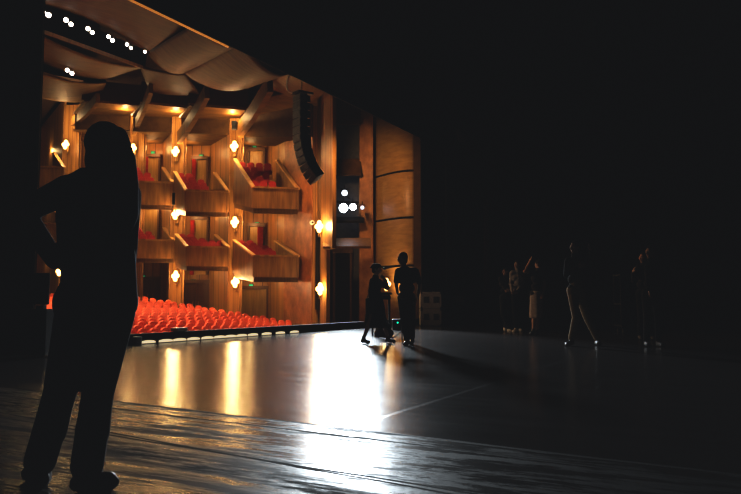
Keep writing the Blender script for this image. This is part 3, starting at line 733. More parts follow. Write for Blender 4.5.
# ================================================================== LINE ARRAY
def line_array():
    Y = 20.5
    top = at(302, 93, Y); px = Y / FPX
    root = thing('line_array_speaker', 'curved column of stacked black loudspeakers hanging at the top of the side wall', 'loudspeaker', top)
    # centre line of the front faces, in pixels: straight then curving toward the stage
    path = [(301.5, 95.5), (301.5, 103), (301.5, 111), (301.5, 119), (301.5, 127), (301.5, 135), (302, 142.5), (303.2, 149.5), (305, 156.5), (307.3, 163.2), (310.2, 169.3), (313.8, 174.8), (317.5, 179.2)]
    pts = [at(u, v, Y) for u, v in path]
    # yaw: boxes face the audience; front normal points left and a little to the viewer
    f0 = V((-.80, -.60, 0)).normalized(); rt = V((f0.y, -f0.x, 0)) * -1
    for i in range(len(pts) - 1):
        a, b = pts[i], pts[i + 1]; c = (a + b) / 2; d = (b - a)
        hgt = d.length * .97
        dn = d.normalized(); f = (f0 - dn * f0.dot(dn)).normalized(); r = dn.cross(f).normalized()
        R = Matrix((f, r, -dn)).transposed()
        dep, wid = .36, .44
        mb = MB()       # wedge cabinet, narrower at the back
        vs = []
        for x, hw, hz in ((.16, wid / 2, hgt / 2), (-.20, wid / 2 * .8, hgt / 2 * .9)):
            for y, z in ((-1, -1), (1, -1), (1, 1), (-1, 1)): vs.append(c + R @ V((x, y * hw, z * hz)))
        mb.hexa(vs[:4], vs[4:]); cab = mb.build('speaker_cabinet', M['speaker'], root, bevel=.012)
        mb = MB(); mb.box(c + R @ V((.168, 0, 0)), (.02, wid * .9, hgt * .84), R)
        for k in range(5): mb.box(c + R @ V((.18, (k - 2) * wid * .17, 0)), (.012, .012, hgt * .8), R)
        mb.build('grille', M['grille'], cab)
        for sg in (-1, 1):
            mb = MB(); mb.box(c + R @ V((-.03, sg * wid * .47, 0)), (.05, .02, hgt * 1.02), R); mb.build('rigging_link', M['metal'], cab)
    mb = MB(); t = pts[0]
    mb.bar(t + f0 * .22 + V((0, 0, .06)), t - f0 * .28 + V((0, 0, .06)), .40, .06); mb.build('rigging_frame', M['metal'], root)
    mb = MB(); mb.tube([t + V((0, 0, .07)), t + V((0.02, 0, .9))], .02, 6); mb.build('hoist_chain', M['steel'], root)
    mb = MB(); q = [(289.5, 74), (287.6, 80), (286.8, 86), (287.3, 89.5), (289.5, 92), (293.5, 93.2), (297.5, 92.8), (302, 91.5)]
    mb.tube([at(u, v, Y) for u, v in q], .028, 6); mb.build('speaker_cable', M['white'], root)
line_array()

# ================================================================== SPOTLIGHTS in the slot
SPOTC = (0.80, 0.92, 1.0)
def spotlight(u, v, Y, r_, lens, label, tgt, grp='spotlights in the wall slot'):
    p = at(u, v, Y); d = (V(tgt) - p).normalized(); r = thing('spotlight', label, 'spotlight', p, grp)
    x = d.cross(V((0, 0, 1))).normalized()
    mb = MB(); mb.lathe(p, d, [(-.5, .02), (-.48, r_ * .8), (-.3, r_ * .95), (-.1, r_ * 1.05), (-.02, r_ * 1.15), (0.0, r_ * 1.15)], 16); mb.build('lamp_housing', M['metal'], r, smooth=True)
    mb = MB(); mb.lathe(p, d, [(-.01, r_ * .98), (.012, r_ * .98), (.02, r_ * .6)], 18); mb.build('lens', M[lens], r, smooth=True)
    mb = MB(); c = p - d * .22
    mb.tube([c + x * (r_ * 1.05), c + x * (r_ * 1.35), c + x * (r_ * 1.35) + V((0, 0, r_ * 1.6)), c - x * (r_ * 1.35) + V((0, 0, r_ * 1.6)), c - x * (r_ * 1.35), c - x * (r_ * 1.05)], .014, 6)
    mb.tube([c + V((0, 0, r_ * 1.6)), c + V((0, 0, r_ * 1.6 + .12))], .02, 6)
    mb.build('yoke', M['metal'], r)
    return p
TG = ground(395, 372)
EYEP = (0.6, 0, 1.0)
spotlight(344.6, 193, 26.4, .10, 'lens_mid', 'small spotlight above the brightest pair in the wall slot', EYEP)
b1 = spotlight(343.5, 208, 26.2, .165, 'lens', 'dazzling white spotlight on the left of the pair in the wall slot', EYEP)
b2 = spotlight(353, 207, 26.2, .125, 'lens', 'dazzling white spotlight on the right of the pair in the wall slot', EYEP)
spotlight(362.3, 207.6, 25.9, .07, 'lens_dim', 'dim bluish spotlight at the right edge of the wall slot', EYEP)
# batten the spotlights clamp to
mb = MB(); mb.tube([at(336, 202, 26.5), at(359, 202.5, 26.5)], .03, 8); mb.tube([at(340.5, 188, 26.6), at(350.5, 200, 26.6)], .02, 6)
o = mb.build('lighting_bar', M['metal'], origin=at(350, 202, 26.5)); tag(o, 'dark pipe in the wall slot that the bright spotlights hang from', 'pipe')
for p in (b1, b2):
    lamp('SPOT', p + V((-.02, -.7, 0)), 6500, SPOTC, .22, ground(352, 335), 51, .5)

# ================================================================== FOOTLIGHTS along the apron
FU = [(141, 343.6), (157.5, 342.3), (171, 341.3), (184.5, 340.3), (198, 339.3), (209.5, 338.4), (219.5, 337.6), (230.5, 336.8), (242, 336), (255, 335), (268, 334), (282, 333)]
k2 = [0]
ordF = ['first', 'second', 'third', 'fourth', 'fifth', 'sixth', 'seventh', 'eighth', 'ninth', 'tenth', 'eleventh', 'twelfth']
for i, (u, v) in enumerate(FU):
    g = sh(to_sh(ground(u, v))[0], 0)
    c = g + V((0, 0, .045)) - H * .01
    r = thing('footlight', 'pale footlight in the black stage edge, %s counting from the woman' % ordF[i], 'footlight', g, 'footlights along the stage edge')
    # low half-round lens in a dark rectangular frame
    w = .185; mb = MB(); pts = [(-w, -.028)] + [(-w * math.cos(t), -.005 + .03 * math.sin(t)) for t in [PI * k / 10 for k in range(11)]] + [(w, -.028)]
    f_ = [c + S * x + V((0, 0, z)) - H * .012 for x, z in pts]; b_ = [q + H * .02 for q in f_]; n = len(pts)
    mb.add(f_ + b_, [tuple(range(n)), tuple(range(2 * n - 1, n - 1, -1))] + [(k, n + k, n + (k + 1) % n, (k + 1) % n) for k in range(n)])
    mb.build('lens', M['footlens'], r)
    mb = MB(); mb.bar(c - S * (w + .02) - H * .006 + V((0, 0, .038)), c + S * (w + .02) - H * .006 + V((0, 0, .038)), .03, .012); mb.build('lens_frame', M['metal'], r); mb = MB(); mb.bar(c - S * (w + .02) - H * .006 - V((0, 0, .036)), c + S * (w + .02) - H * .006 - V((0, 0, .036)), .03, .012)
    mb.build('lens_frame', M['metal'], r)
g = sh(to_sh(ground(133, 345))[0], -.12)
mb = MB(); mb.bbox(g + V((0, 0, .08)), (.14, .12, .16), .012, Matrix.Rotation(ANG, 3, 'Z')); o = mb.build('floor_socket_box', M['grey'], origin=g); tag(o, 'small grey box at the stage edge beside the first footlight', 'box')
g = sh(to_sh(ground(171, 341.3))[0] + .1, .1, .2)
r = thing('prompter_monitor', 'small grey monitor on the black stage edge in front of the red seats', 'monitor', g)
mb = MB(); mb.bbox(g + V((0, 0, .045)), (.30, .2, .07), .015, Matrix.Rotation(ANG, 3, 'Z')); mb.build('monitor_casing', M['white'], r)
mb = MB(); mb.bbox(g + V((0, 0, .006)), (.2, .16, .02), .004, Matrix.Rotation(ANG, 3, 'Z')); mb.build('foot', M['metal'], r)

# small speakers and camera on the walls
def small_speaker(u, v, Y, label, w=.22, h=.36):
    p = at(u, v, Y); r = thing('small_loudspeaker', label, 'loudspeaker', p)
    mb = MB(); mb.bbox(p, (w, .22, h), .02); mb.build('cabinet', M['speaker'], r)
    mb = MB(); mb.bbox(p + V((0, -.115, 0)), (w * .86, .02, h * .9), .006); mb.build('grille', M['black'], r)
    mb = MB(); mb.tube([p + V((0, .1, 0)), p + V((0, .3, .02))], .02, 6); mb.build('bracket', M['metal'], r)
small_speaker(176.3, 199, 29.3, 'small black loudspeaker above the sconce on the middle pier', .30, .50)
small_speaker(234.5, 117.5 + 8, 28.0, 'small black loudspeaker at the top of the right sconce pier', .2, .34)
p = at(312.3, 222.5, 25.85); r = thing('wall_camera', 'small round white camera beside the sconce on the side wall', 'camera', p)
mb = MB(); mb.lathe(p, (.3, -1, 0), [(-.12, .05), (-.1, .085), (.0, .085), (.02, .06)], 14); mb.build('camera_housing', M['white'], r, smooth=True)
mb = MB(); mb.lathe(p + V((.006, -.02, 0)), (.3, -1, 0), [(0, .04), (.02, .036)], 12); mb.build('lens', M['black'], r)
p = at(294, 280, 27.0); small = MB(); small.lathe(p + V((0, 0, .12)), (0, 0, -1), [(0, .05), (.1, .075), (.16, .05)], 12); o = small.build('pendant_lamp', M['metal'], origin=p); tag(o, 'tiny dark lamp hanging under the lower box nearest the stage', 'lamp')

# ================================================================== STAGE DRESSING
def curtain_leg(name, p0, p1, z0, z1, mat, label, pleat=.28, amp=.09, grp=None):
    a, b = V((p0.x, p0.y, 0)), V((p1.x, p1.y, 0)); d = b - a; L_ = d.length; d /= L_; n = V((-d.y, d.x, 0)); k = max(8, int(L_ / pleat * 6))
    vs = []; fs = []
    for i in range(k + 1):
        t = L_ * i / k; q = a + d * t + n * amp * math.sin(2 * PI * t / pleat) * (.7 + .3 * math.sin(t * 1.7))
        vs += [q + V((0, 0, z0)), q + V((0, 0, z1))]
    for i in range(k): fs.append((2 * i, 2 * i + 2, 2 * i + 3, 2 * i + 1))
    mb = MB(); mb.add(vs, fs); o = mb.build(name, mat, smooth=True, origin=(a + b) / 2 + V((0, 0, z0)))
    so = o.modifiers.new('t', 'SOLIDIFY'); so.thickness = .02
    return tag(o, label, 'curtain', grp)
curtain_leg('stage_curtain', sh(13.9, -.8), sh(16.5, -.9), .01, 9, M['drape'], 'black stage curtain beside the curved drum')
curtain_leg('stage_curtain', sh(15.6, -1.6), sh(16.0, -1.62), 1.2, 4.6, M['reddrape'], 'narrow red curtain edge showing among the black drapes', .2, .05)
curtain_leg('stage_curtain', sh(16.5, -3.0), sh(19.5, -3.3), .01, 9, M['drape'], 'black stage curtain behind the dim group, second from the proscenium')
curtain_leg('stage_curtain', sh(18.5, -6.0), sh(20.5, -6.5), .01, 9, M['drape'], 'black stage curtain behind the dim group, third from the proscenium')
curtain_leg('stage_curtain', sh(19.5, -10.0), sh(21.5, -10.5), .01, 9, M['drape'], 'black stage curtain at the far right behind the last dim figure')
curtain_leg('stage_curtain', sh(to_sh(at(33.5, 300, edge_y(33.5, -.3)))[0], -.3), sh(-12.5, -.3), .01, 9.5, M['drape'], 'black stage curtain filling the left edge behind the woman', .28, .06)

# two stacked grey cases by the far proscenium
Yc = 24.2
base = ground(430.5, 325.5); base = V((at(430.5, 325, 24.0).x, 24.0, 0))
lo = 0
for k, lab in enumerate(('dim grey case standing on the stage floor beside the curved drum, lower of two', 'dim grey case stacked upon another beside the curved drum')):
    hgt = .56; w = .70
    r = thing('speaker_case', lab, 'case', base + V((0, 0, lo)), 'two stacked grey cases')
    c = base + V((0, 0, lo + hgt / 2))
    mb = MB(); mb.bbox(c, (w, .6, hgt - .01), .02); mb.build('case_body', M['crate'], r)
    for sg in (-1, 1):
        mb = MB(); mb.bbox(c + V((sg * .16, -.302, .02)), (.17, .03, .2), .01); hp = mb.build('recessed_opening', M['crate_dark'], r)
    for sx in (-1, 1):
        for sz in (-1, 1): mb = MB(); mb.bbox(c + V((sx * (w / 2 - .03), -.29, sz * (hgt / 2 - .035))), (.06, .05, .06), .01); mb.build('corner_guard', M['metal'], r)
    lo += hgt
# dark case next to it
base2 = V((at(452, 325, 24.6).x, 24.6, 0))
r = thing('equipment_case', 'low black equipment case right of the stacked grey cases', 'case', base2)
mb = MB(); mb.bbox(base2 + V((0, 0, .5)), (.8, .6, .98), .02); mb.build('case_body', M['cloth_dark'], r)
for z in (.03, .62, .97): mb = MB(); mb.bbox(base2 + V((0, 0, z)), (.83, .63, .04), .008); mb.build('edge_trim', M['metal'], r)

# road case and screen by the stage edge, seen past the woman's elbow
Yk = 11.0; pk = Yk / FPX
kb = V((at(40, 340, Yk).x, Yk, 0)); kz = at(40, 309, Yk).z; kw = 25 * pk
r = thing('equipment_case', 'black equipment case at the stage edge just left of the nearest woman', 'case', kb)
mb = MB(); mb.bbox(kb + V((0, 0, kz / 2 + .03)), (kw, .5, kz - .06), .015); mb.build('case_body', M['cloth_black'], r)
for z in (.05, kz - .02): mb = MB(); mb.bbox(kb + V((0, 0, z)), (kw + .02, .52, .04), .006); mb.build('edge_trim', M['cloth_dark'], r)
mb = MB(); mb.tube([kb + V((-.08, -.25, kz * .6)), kb + V((-.08, -.3, kz * .6)), kb + V((.08, -.3, kz * .6)), kb + V((.08, -.25, kz * .6))], .012, 6); mb.build('handle', M['metal'], r)
za, zb_ = at(40, 308, Yk).z, at(40, 273, Yk).z
r = thing('stage_monitor', 'dark flat screen standing on the black case left of the nearest woman', 'monitor', kb + V((0, 0, kz)))
mb = MB(); mb.bbox(kb + V((0, 0, (za + .05 + zb_) / 2)), (15 * pk, .05, zb_ - za - .05), .01); mb.build('casing', M['cloth_dark'], r)
mb = MB(); mb.box(kb + V((0, -.027, (za + .05 + zb_) / 2)), (13.6 * pk, .008, zb_ - za - .08)); mb.build('screen', M['speaker'], r)
mb = MB(); mb.bbox(kb + V((0, 0, kz + .03)), (.12, .12, .06), .008); mb.build('foot', M['cloth_dark'], r)

# small dark table with a bag behind the couple
tb = V((at(381, 330, 17.5).x, 17.5, 0)); px = 17.5 / FPX
r = thing('side_table', 'small dark table between the walking woman and the man', 'table', tb)
zt = at(381, 292.5, 17.5).z; w2 = 10.5 * px
mb = MB(); mb.bbox(tb + V((0, 0, zt - .03)), (w2 * 2, .5, .06), .01); mb.bbox(tb + V((0, 0, zt - .12)), (w2 * 1.8, .42, .1), .01); mb.build('table_top', M['cloth_dark'], r)
for sx in (-1, 1):
    for sy in (-1, 1):
        mb = MB(); mb.bar(tb + V((sx * (w2 - .05), sy * .2, 0)), tb + V((sx * (w2 - .06), sy * .19, zt - .06)), .045, .045, V((0, 1, 0))); mb.build('leg', M['cloth_dark'], r)
mb = MB(); q = tb + V((.06, -.45, .01)); mb.ell(q + V((0, 0, .17)), (.2, .12, .17)); mb.rcone(q + V((-.16, 0, .06)), q + V((.16, 0, .06)), .08, .08)
r = thing('duffel_bag', 'dark bag on the floor below the small table', 'bag', q)
remeshed(mb, 'bag_body', M['leather'], r, .02, 4)
mb = MB(); mb.tube([q + V((-.1, 0, .28)), q + V((-.06, 0, .4)), q + V((.06, 0, .4)), q + V((.1, 0, .28))], .012, 6); mb.build('strap', M['leather'], r)
# little unit with a green light on the floor
q = V((at(397.5, 327, 20.5).x, 20.5, 0))
r = thing('power_box', 'small dark floor unit with a green light between the couple', 'box', q)
zz = at(397.5, 322.5, 20.5).z
mb = MB(); mb.bbox(q + V((0, 0, zz / 2 + .05)), (.3, .2, zz + .1), .015); mb.build('unit_casing', M['metal'], r)
mb = MB(); mb.ell(q + V((0, -.105, zz)), (.028, .02, .028)); mb.build('indicator_light', M['led'], r, smooth=True)
# stand with a thin arm behind the man
q = V((at(402, 335, 14.6).x, 14.6, 0))
r = thing('boom_stand', 'thin dark boom stand behind the man, its arm pointing left at shoulder height', 'stand', q)
ztop = at(402, 265.5, 14.6).z
mb = MB(); mb.tube([q + V((0, 0, .02)), q + V((0, 0, ztop))], .014, 8); mb.build('pole', M['metal'], r)
mb = MB(); mb.tube([at(404, 264.6, 14.6), at(383.5, 268.6, 14.6)], [.014, .012], 8); mb.ell(at(384.5, 268.5, 14.6), (.04, .025, .025)); mb.build('boom_arm', M['metal'], r)
for k in range(3):
    a_ = 2 * PI * k / 3 + .5; mb = MB(); mb.tube([q + V((0, 0, .22)), q + V((math.cos(a_) * .3, math.sin(a_) * .3, .012))], .01, 6); mb.build('leg', M['metal'], r)
# faint trolley at the right
q = V((at(632, 328, 19).x, 19, 0)); px = 19 / FPX
r = thing('stage_trolley', 'barely visible dark metal trolley behind the figures at the far right', 'trolley', q)
for sx in (-.35, .35):
    for sy in (-.25, .25): mb = MB(); mb.bar(q + V((sx, sy, .1)), q + V((sx, sy, 1.55)), .04, .04, V((0, 1, 0))); mb.build('upright', M['cloth_dark'], r)
for z in (.18, .75, 1.5):
    mb = MB(); mb.bbox(q + V((0, 0, z)), (.76, .56, .04), .008); mb.build('shelf', M['metal'], r)
for sx in (-.3, .3):
    for sy in (-.2, .2):
        mb = MB(); mb.lathe(q + V((sx - .02, sy, .06)), (1, 0, 0), [(0, .02), (.005, .06), (.035, .06), (.04, .02)], 12); mb.build('caster', M['leather'], r)
# hung stage lanterns with standby lights
def lantern(u, v, Y, led, label):
    p = at(u, v, Y); r = thing('stage_lantern', label, 'lamp', p)
    mb = MB(); mb.lathe(p + V((-.05, .1, .1)), (.3, -.2, -1), [(-.2, .03), (-.18, .11), (.1, .14), (.2, .15)], 14); mb.build('lamp_housing', M['cloth_black'], r)
    mb = MB(); mb.tube([p + V((-.2, .12, .08)), p + V((-.2, .12, .4)), p + V((.1, .12, .4)), p + V((.1, .12, .08))], .014, 6); mb.tube([p + V((-.05, .12, .4)), p + V((-.05, .12, 13.05 - p.z))], .016, 6); mb.build('yoke', M['cloth_black'], r)
    mb = MB(); mb.ell(p, (.02, .02, .02)); mb.build('indicator_light', M[led], r, smooth=True)
lantern(469, 43, 20, 'led_yellow', 'unlit stage lantern overhead with a faint yellow pinpoint light')
lantern(463, 137, 22, 'led_teal', 'unlit stage lantern with a faint teal pinpoint light near the drum')
lantern(724, 179, 19, 'led_teal', 'unlit stage lantern with a faint pinpoint light at the right edge')
# ================================================================== PEOPLE
def perp(f): return V((f.y, -f.x, 0)).normalized()      # right-hand side of a facing direction
def hand(mb, w, d, pn, sd, k=1.0, curl=.35, thumb=1):
    """w wrist, d along the hand, pn palm normal (fingers curl to it), sd toward the thumb side"""
    d = V(d).normalized(); sd = (V(sd) - d * V(sd).dot(d)).normalized(); pn = d.cross(sd); pn = pn if pn.dot(V(PN[0])) > 0 else -pn
    for i in range(4):
        o = sd * (1.5 - i) * .019 * k
        mb.rcone(w + o * .55, w + d * .082 * k + o, .0145 * k, .0115 * k, 8)
    lens = (.072, .080, .074, .058)
    for i in range(4):
        p = w + d * .085 * k + sd * (1.5 - i) * .0205 * k; dd = d.copy(); c = curl * (1 + .15 * i)
        for j, fr in enumerate((.46, .30, .24)):
            ang = c * (1.0, 1.9, 2.5)[j]
            dd = d * math.cos(ang) + pn * math.sin(ang)
            q = p + dd * lens[i] * fr * k; mb.rcone(p, q, .0088 * k * (1 - .08 * j), .0082 * k * (1 - .08 * j), 8); p = q
    p = w + d * .022 * k + sd * .024 * k; a = (d * .7 + sd * .7 + pn * .25).normalized(); q = p + a * .045 * k; mb.rcone(p, q, .0125 * k, .0105 * k, 8)
    a = (d * .9 + sd * .3 + pn * .3).normalized(); mb.rcone(q, q + a * .034 * k, .0102 * k, .0085 * k, 8)
PN = [V((0, -1, 0))]
def head(mb, c, f, up, k=1.0):
    f = V(f).normalized(); up = V(up).normalized(); f = (f - up * f.dot(up)).normalized(); r = f.cross(up).normalized()
    R = Matrix((r, f, up)).transposed(); T = lambda x, y, z: c + R @ V((x * k, y * k, z * k))
    mb.ell(T(0, -.012, .022), (.074 * k, .092 * k, .092 * k), R)
    mb.ell(T(0, .022, -.035), (.058 * k, .066 * k, .075 * k), R)
    mb.ell(T(0, .055, -.085), (.026 * k, .024 * k, .022 * k), R)                 # chin
    mb.rcone(T(0, .086, .012), T(0, .108, -.028), .009 * k, .014 * k, 8)          # nose
    mb.rcone(T(-.03, .078, .024), T(.03, .078, .024), .012 * k, .012 * k, 8)      # brow
    mb.rcone(T(-.018, .086, -.054), T(.018, .086, -.054), .009 * k, .009 * k, 8)  # lips
    for sg in (-1, 1):
        mb.ell(T(sg * .040, .060, -.018), (.022 * k, .02 * k, .02 * k), R)        # cheek
        mb.ell(T(sg * .076, -.008, -.008), (.012 * k, .022 * k, .034 * k), R)     # ear
    return R, T
def eyes(root, T, k, R):
    for sg in (-1, 1):
        mb = MB(); mb.ell(T(sg * .030, .079, .004), (.011 * k, .009 * k, .009 * k), R, 10, 7); mb.build('eye', M['white'], root, smooth=True)
def person(label, base, J, k=1.0, vox=.011, face=(0, -1, 0), look=None, up=(0, 0, 1), top='cloth_black', bottom='cloth_dark', shoe='leather', sleeve=1.0, skirt=None, hair=None, hairlen=0, palm=((0, -1, 0), (0, -1, 0)), thumbs=None, curl=(.4, .4), bottoms='trousers', bulk=1.0, cat='person', leg_r=1.0, flare=0.0, extra=()):
    """J: joints in world coordinates. keys head neck sL sR eL eR wL wR hL hR kL kR aL aR (L/R = as seen in the picture) tL tR toes"""
    root = thing('person', label, cat, base); J = {a: V(b) for a, b in J.items()}
    f = V(face).normalized(); lk = V(look or face).normalized()
    b = MB()
    R, T = head(b, J['head'], lk, up, k)
    nb = J['neck']; b.rcone(J['head'] + R @ V((0, -.012, -.06)) * k, nb, .052 * k, .058 * k)
    hm = (J['hL'] + J['hR']) / 2; sm = (J['sL'] + J['sR']) / 2
    waist = hm.lerp(sm, .42); chest = hm.lerp(sm, .76)
    sv = (J['sR'] - J['sL']) * .5; hv = (J['hR'] - J['hL']) * .5
    def torso(m, e, kk=k):
        m.rcone(J['sL'].lerp(sm, .12), J['sR'].lerp(sm, .12), .058 * kk + e, .058 * kk + e)
        m.rcone(chest - sv * .50, chest + sv * .50, .098 * kk + e, .098 * kk + e)
        m.rcone(waist - hv * .75, waist + hv * .75, .086 * kk + e, .086 * kk + e)
        m.rcone(hm - hv * .9 + V((0, 0, .06)), hm + hv * .9 + V((0, 0, .06)), .098 * kk + e, .098 * kk + e)
        m.rcone(waist, chest, .095 * kk + e, .105 * kk + e); m.rcone(hm + V((0, 0, .05)), waist, .105 * kk + e, .092 * kk + e)
        m.rcone(sm, nb + V((0, 0, .0)), .075 * kk + e, .056 * kk + e)
    torso(b, 0)
    dirs = {}
    for s_ in 'LR':
        b.rcone(J['s' + s_], J['e' + s_], .047 * k, .038 * k); b.rcone(J['e' + s_], J['w' + s_], .038 * k, .026 * k)
        i = 0 if s_ == 'L' else 1
        hd = J.get('d' + s_); hd = (V(hd) if hd is not None else (J['w' + s_] - J['e' + s_])).normalized()
        PN[0] = V(palm[i])
        th = V(thumbs[i]) if thumbs else f
        hand(b, J['w' + s_] + hd * .01, hd, palm[i], th, k, curl[i])
        b.rcone(J['h' + s_], J['k' + s_], .082 * k * leg_r, .056 * k * leg_r); b.rcone(J['k' + s_], J['a' + s_], .054 * k * leg_r, .036 * k)
        b.rcone(J['k' + s_].lerp(J['a' + s_], .12), J['k' + s_].lerp(J['a' + s_], .5), .055 * k * leg_r, .048 * k * leg_r)
        b.rcone(J['a' + s_] + V((0, 0, -.02)), J['t' + s_], .034 * k, .026 * k)
    remeshed(b, 'body', M['skin'], root, vox, 2, .5)
    eyes(root, T, k, R)
    # upper garment
    m = MB(); torso(m, .012 * bulk)
    for q in extra: m.rcone(*q)
    for s_ in 'LR':
        a, e, w = J['s' + s_], J['e' + s_], J['w' + s_]
        if sleeve <= .5: m.rcone(a, a.lerp(e, sleeve * 2), .058 * k * bulk, .056 * k * bulk)
        else: m.rcone(a, e, .058 * k * bulk, .048 * k * bulk); m.rcone(e, e.lerp(w, (sleeve - .5) * 2), .048 * k * bulk, .036 * k * bulk)
    remeshed(m, 'jacket' if sleeve > .5 else 'shirt', M[top], root, vox, 3, .5)
    # lower garment
    if skirt:
        zh, rad, off = skirt      # hem height, (rx, ry) at the hem, xy offset of the hem
        m = MB(); n = 40; rows = 14; vs = []; fs = []
        for j in range(rows + 1):
            t = j / rows; c = (hm + V((0, 0, .12))).lerp(V((hm.x + off[0], hm.y + off[1], zh)), t)
            for i in range(n):
                a = 2 * PI * i / n; w = 1 + .07 * t * math.sin(a * 7 + 1) + .03 * t * math.sin(a * 11)
                rx = ((hv.length * .9 + .10 * k) * (1 - t) + rad[0] * t) * w; ry = (.125 * k * (1 - t) + rad[1] * t) * w
                if t < .25: rx *= .86 + .56 * t
                vs.append(c + V((rx * math.cos(a), ry * math.sin(a), 0)))
        for j in range(rows):
            for i in range(n): fs.append((j * n + i, (j + 1) * n + i, (j + 1) * n + (i + 1) % n, j * n + (i + 1) % n))
        m.add(vs, fs); o = m.build('skirt', M[bottom], root, smooth=True); so = o.modifiers.new('t', 'SOLIDIFY'); so.thickness = .012
    else:
        m = MB(); e = .011
        m.rcone(hm - hv * .9 + V((0, 0, .05)), hm + hv * .9 + V((0, 0, .05)), .103 * k + e, .103 * k + e); m.rcone(hm + V((0, 0, .05)), waist, .108 * k + e, .095 * k + e)
        for s_ in 'LR':
            m.rcone(J['h' + s_], J['k' + s_], .088 * k * leg_r + e, .060 * k * leg_r + e); m.rcone(J['k' + s_], J['a' + s_] + V((0, 0, .03)), .060 * k * leg_r + e, .048 * k * leg_r + e + flare)
            m.rcone(J['k' + s_].lerp(J['a' + s_], .12), J['k' + s_].lerp(J['a' + s_], .5), .058 * k * leg_r + e, .052 * k * leg_r + e + flare)
        remeshed(m, 'trousers', M[bottom], root, vox, 3, .5)
    for s_ in 'LR':
        a, t = J['a' + s_], J['t' + s_]; d = (t - a); d.z = 0; d = d.normalized() if d.length > .01 else f; m = MB(); z = base.z
        x = V((d.y, -d.x, 0))
        heel = V((a.x, a.y, min(a.z, t.z + .06) - .045)) - d * .035; low = t.z
        m.rcone(a + V((0, 0, .01)), a + V((0, 0, -.045)), .046 * k, .05 * k); m.rcone(a - V((0, 0, .04)), t + V((0, 0, .012)), .048 * k, .036 * k)
        m.rcone(heel, t, .036 * k, .034 * k); m.rcone(t - x * .02, t + x * .02, .034 * k, .034 * k); m.rcone(t, t + d * .02, .034 * k, .028 * k)
        remeshed(m, 'shoe', M[shoe], root, vox * .8, 3, .5)
    # hair
    if hair:
        m = MB(); m.ell(T(0, -.022, .034), (.083 * k, .096 * k, .098 * k), R)
        if hairlen:
            for q in hairlen: m.chain([V(p) for p in q[0]], q[1])
        else:
            m.ell(T(0, -.045, -.02), (.072 * k, .068 * k, .08 * k), R)
            for sg in (-1, 1): m.ell(T(sg * .068, -.012, .02), (.018 * k, .05 * k, .05 * k), R)
        remeshed(m, 'hair', M[hair], root, vox * .9, 3, .5)
    return root, R, T
def px(Y0, d):     # joints from picture columns: name: (u, v, depth offset)
    return {n: at(q[0], q[1], Y0 + q[2]) for n, q in d.items()}

# ---- woman in the foreground, hand on hip, seen from behind
Y0 = 3.32
J = px(Y0, dict(head=(108.5, 152, 0), neck=(107, 180, .02), sL=(69, 189, .02), sR=(126, 195, .0), eL=(22, 212, .12), wL=(55, 260, -.03), eR=(125, 246, .03), wR=(124, 288, .12),
    hL=(78, 314, 0), hR=(113, 312, 0), kL=(60, 393, -.02), kR=(98, 393, .04), aL=(40, 470, .05), aR=(87, 469, -.05), tL=(33, 487, .16), tR=(108, 485, -.02)))
J['aL'].z = .085; J['aR'].z = .085; J['tL'].z = .034; J['tR'].z = .034
J['dL'] = V((.75, .1, -.45)); J['dR'] = V((-.1, .3, -1))
bx = V((at(75, 490, Y0).x, Y0, 0))
hl = []
hp = lambda u, v, d=0: at(u, v, Y0 - .05 + d)
for uo, do in ((98, 0), (104, -.05), (111, -.06), (117, -.05), (121, -.02), (124.5, .0), (124, .05)):
    hl.append(([hp(104 + (uo - 104) * .6, 138, do * .6), hp(uo - 1, 160, do), hp(uo + 2, 185, do - .015), hp(uo + 3, 215, do - .02), hp(uo + 1, 236 - abs(uo - 120) * .8, do)], [.055, .056, .055, .05, .024]))
hl.append(([hp(98, 140), hp(96, 155), hp(98, 170)], [.04, .042, .036]))
person('nearest woman, a dark silhouette seen from behind, long hair, hand on hip', bx, J, 1.06, .008, face=(.25, .97, 0), look=(.35, .94, 0), top='cloth_black', bottom='cloth_navy', hair='hair', hairlen=hl, bulk=1.15,
       palm=((.3, .6, -.6), (-1, .2, 0)), thumbs=((0, -.9, .3), (.2, .9, 0)), curl=(.5, .45), leg_r=.98, flare=.012, extra=[(at(75, 205, Y0), at(75, 250, Y0), .085, .078), (at(77, 250, Y0), at(79, 290, Y0), .068, .082), (at(115, 205, Y0), at(119, 300, Y0), .08, .085), (at(84, 176, Y0), at(66, 188, Y0), .042, .05)])

# ---- walking woman at the centre
Y0 = 14.3
J = px(Y0, dict(head=(376.8, 269.3, 0), neck=(375.5, 277, 0), sL=(372.3, 281, -.08), sR=(378.3, 281.5, .12), eL=(370.5, 291, -.1), wL=(371, 299, -.14), eR=(387.2, 287.8, 0), wR=(385.3, 280, -.02),
    hL=(373.5, 303, -.06), hR=(377.5, 303, .06), kL=(371, 319, -.1), kR=(382, 319, .08), aL=(363.5, 334.2, -.12), aR=(388, 334.3, .06), tL=(368, 337.3, -.2), tR=(393.5, 337, -.02)))
J['dR'] = V((-.55, -.1, .6)); J['dL'] = V((.1, 0, -1))
zmin = min(J['tL'].z, J['tR'].z)
for q in ('tL', 'tR'): J[q].z = .032
for q in ('aL', 'aR'): J[q].z = .10
bx = V((J['hL'].x, Y0, 0))
r, R, T = person('walking woman in a dark jacket and long flared skirt, one hand raised to her face', bx, J, .93, .009, face=(.9, -.4, 0), look=(.95, -.3, 0), top='cloth_black', bottom='cloth_black', skirt=(at(374, 327.5, Y0).z, (.225, .19), (-.005, 0)), hair='hair',
       palm=((.9, 0, 0), (-.6, -.2, -.6)), thumbs=((.9, 0, 0), (-.2, .3, .9)), curl=(.9, .6), bulk=1.12)
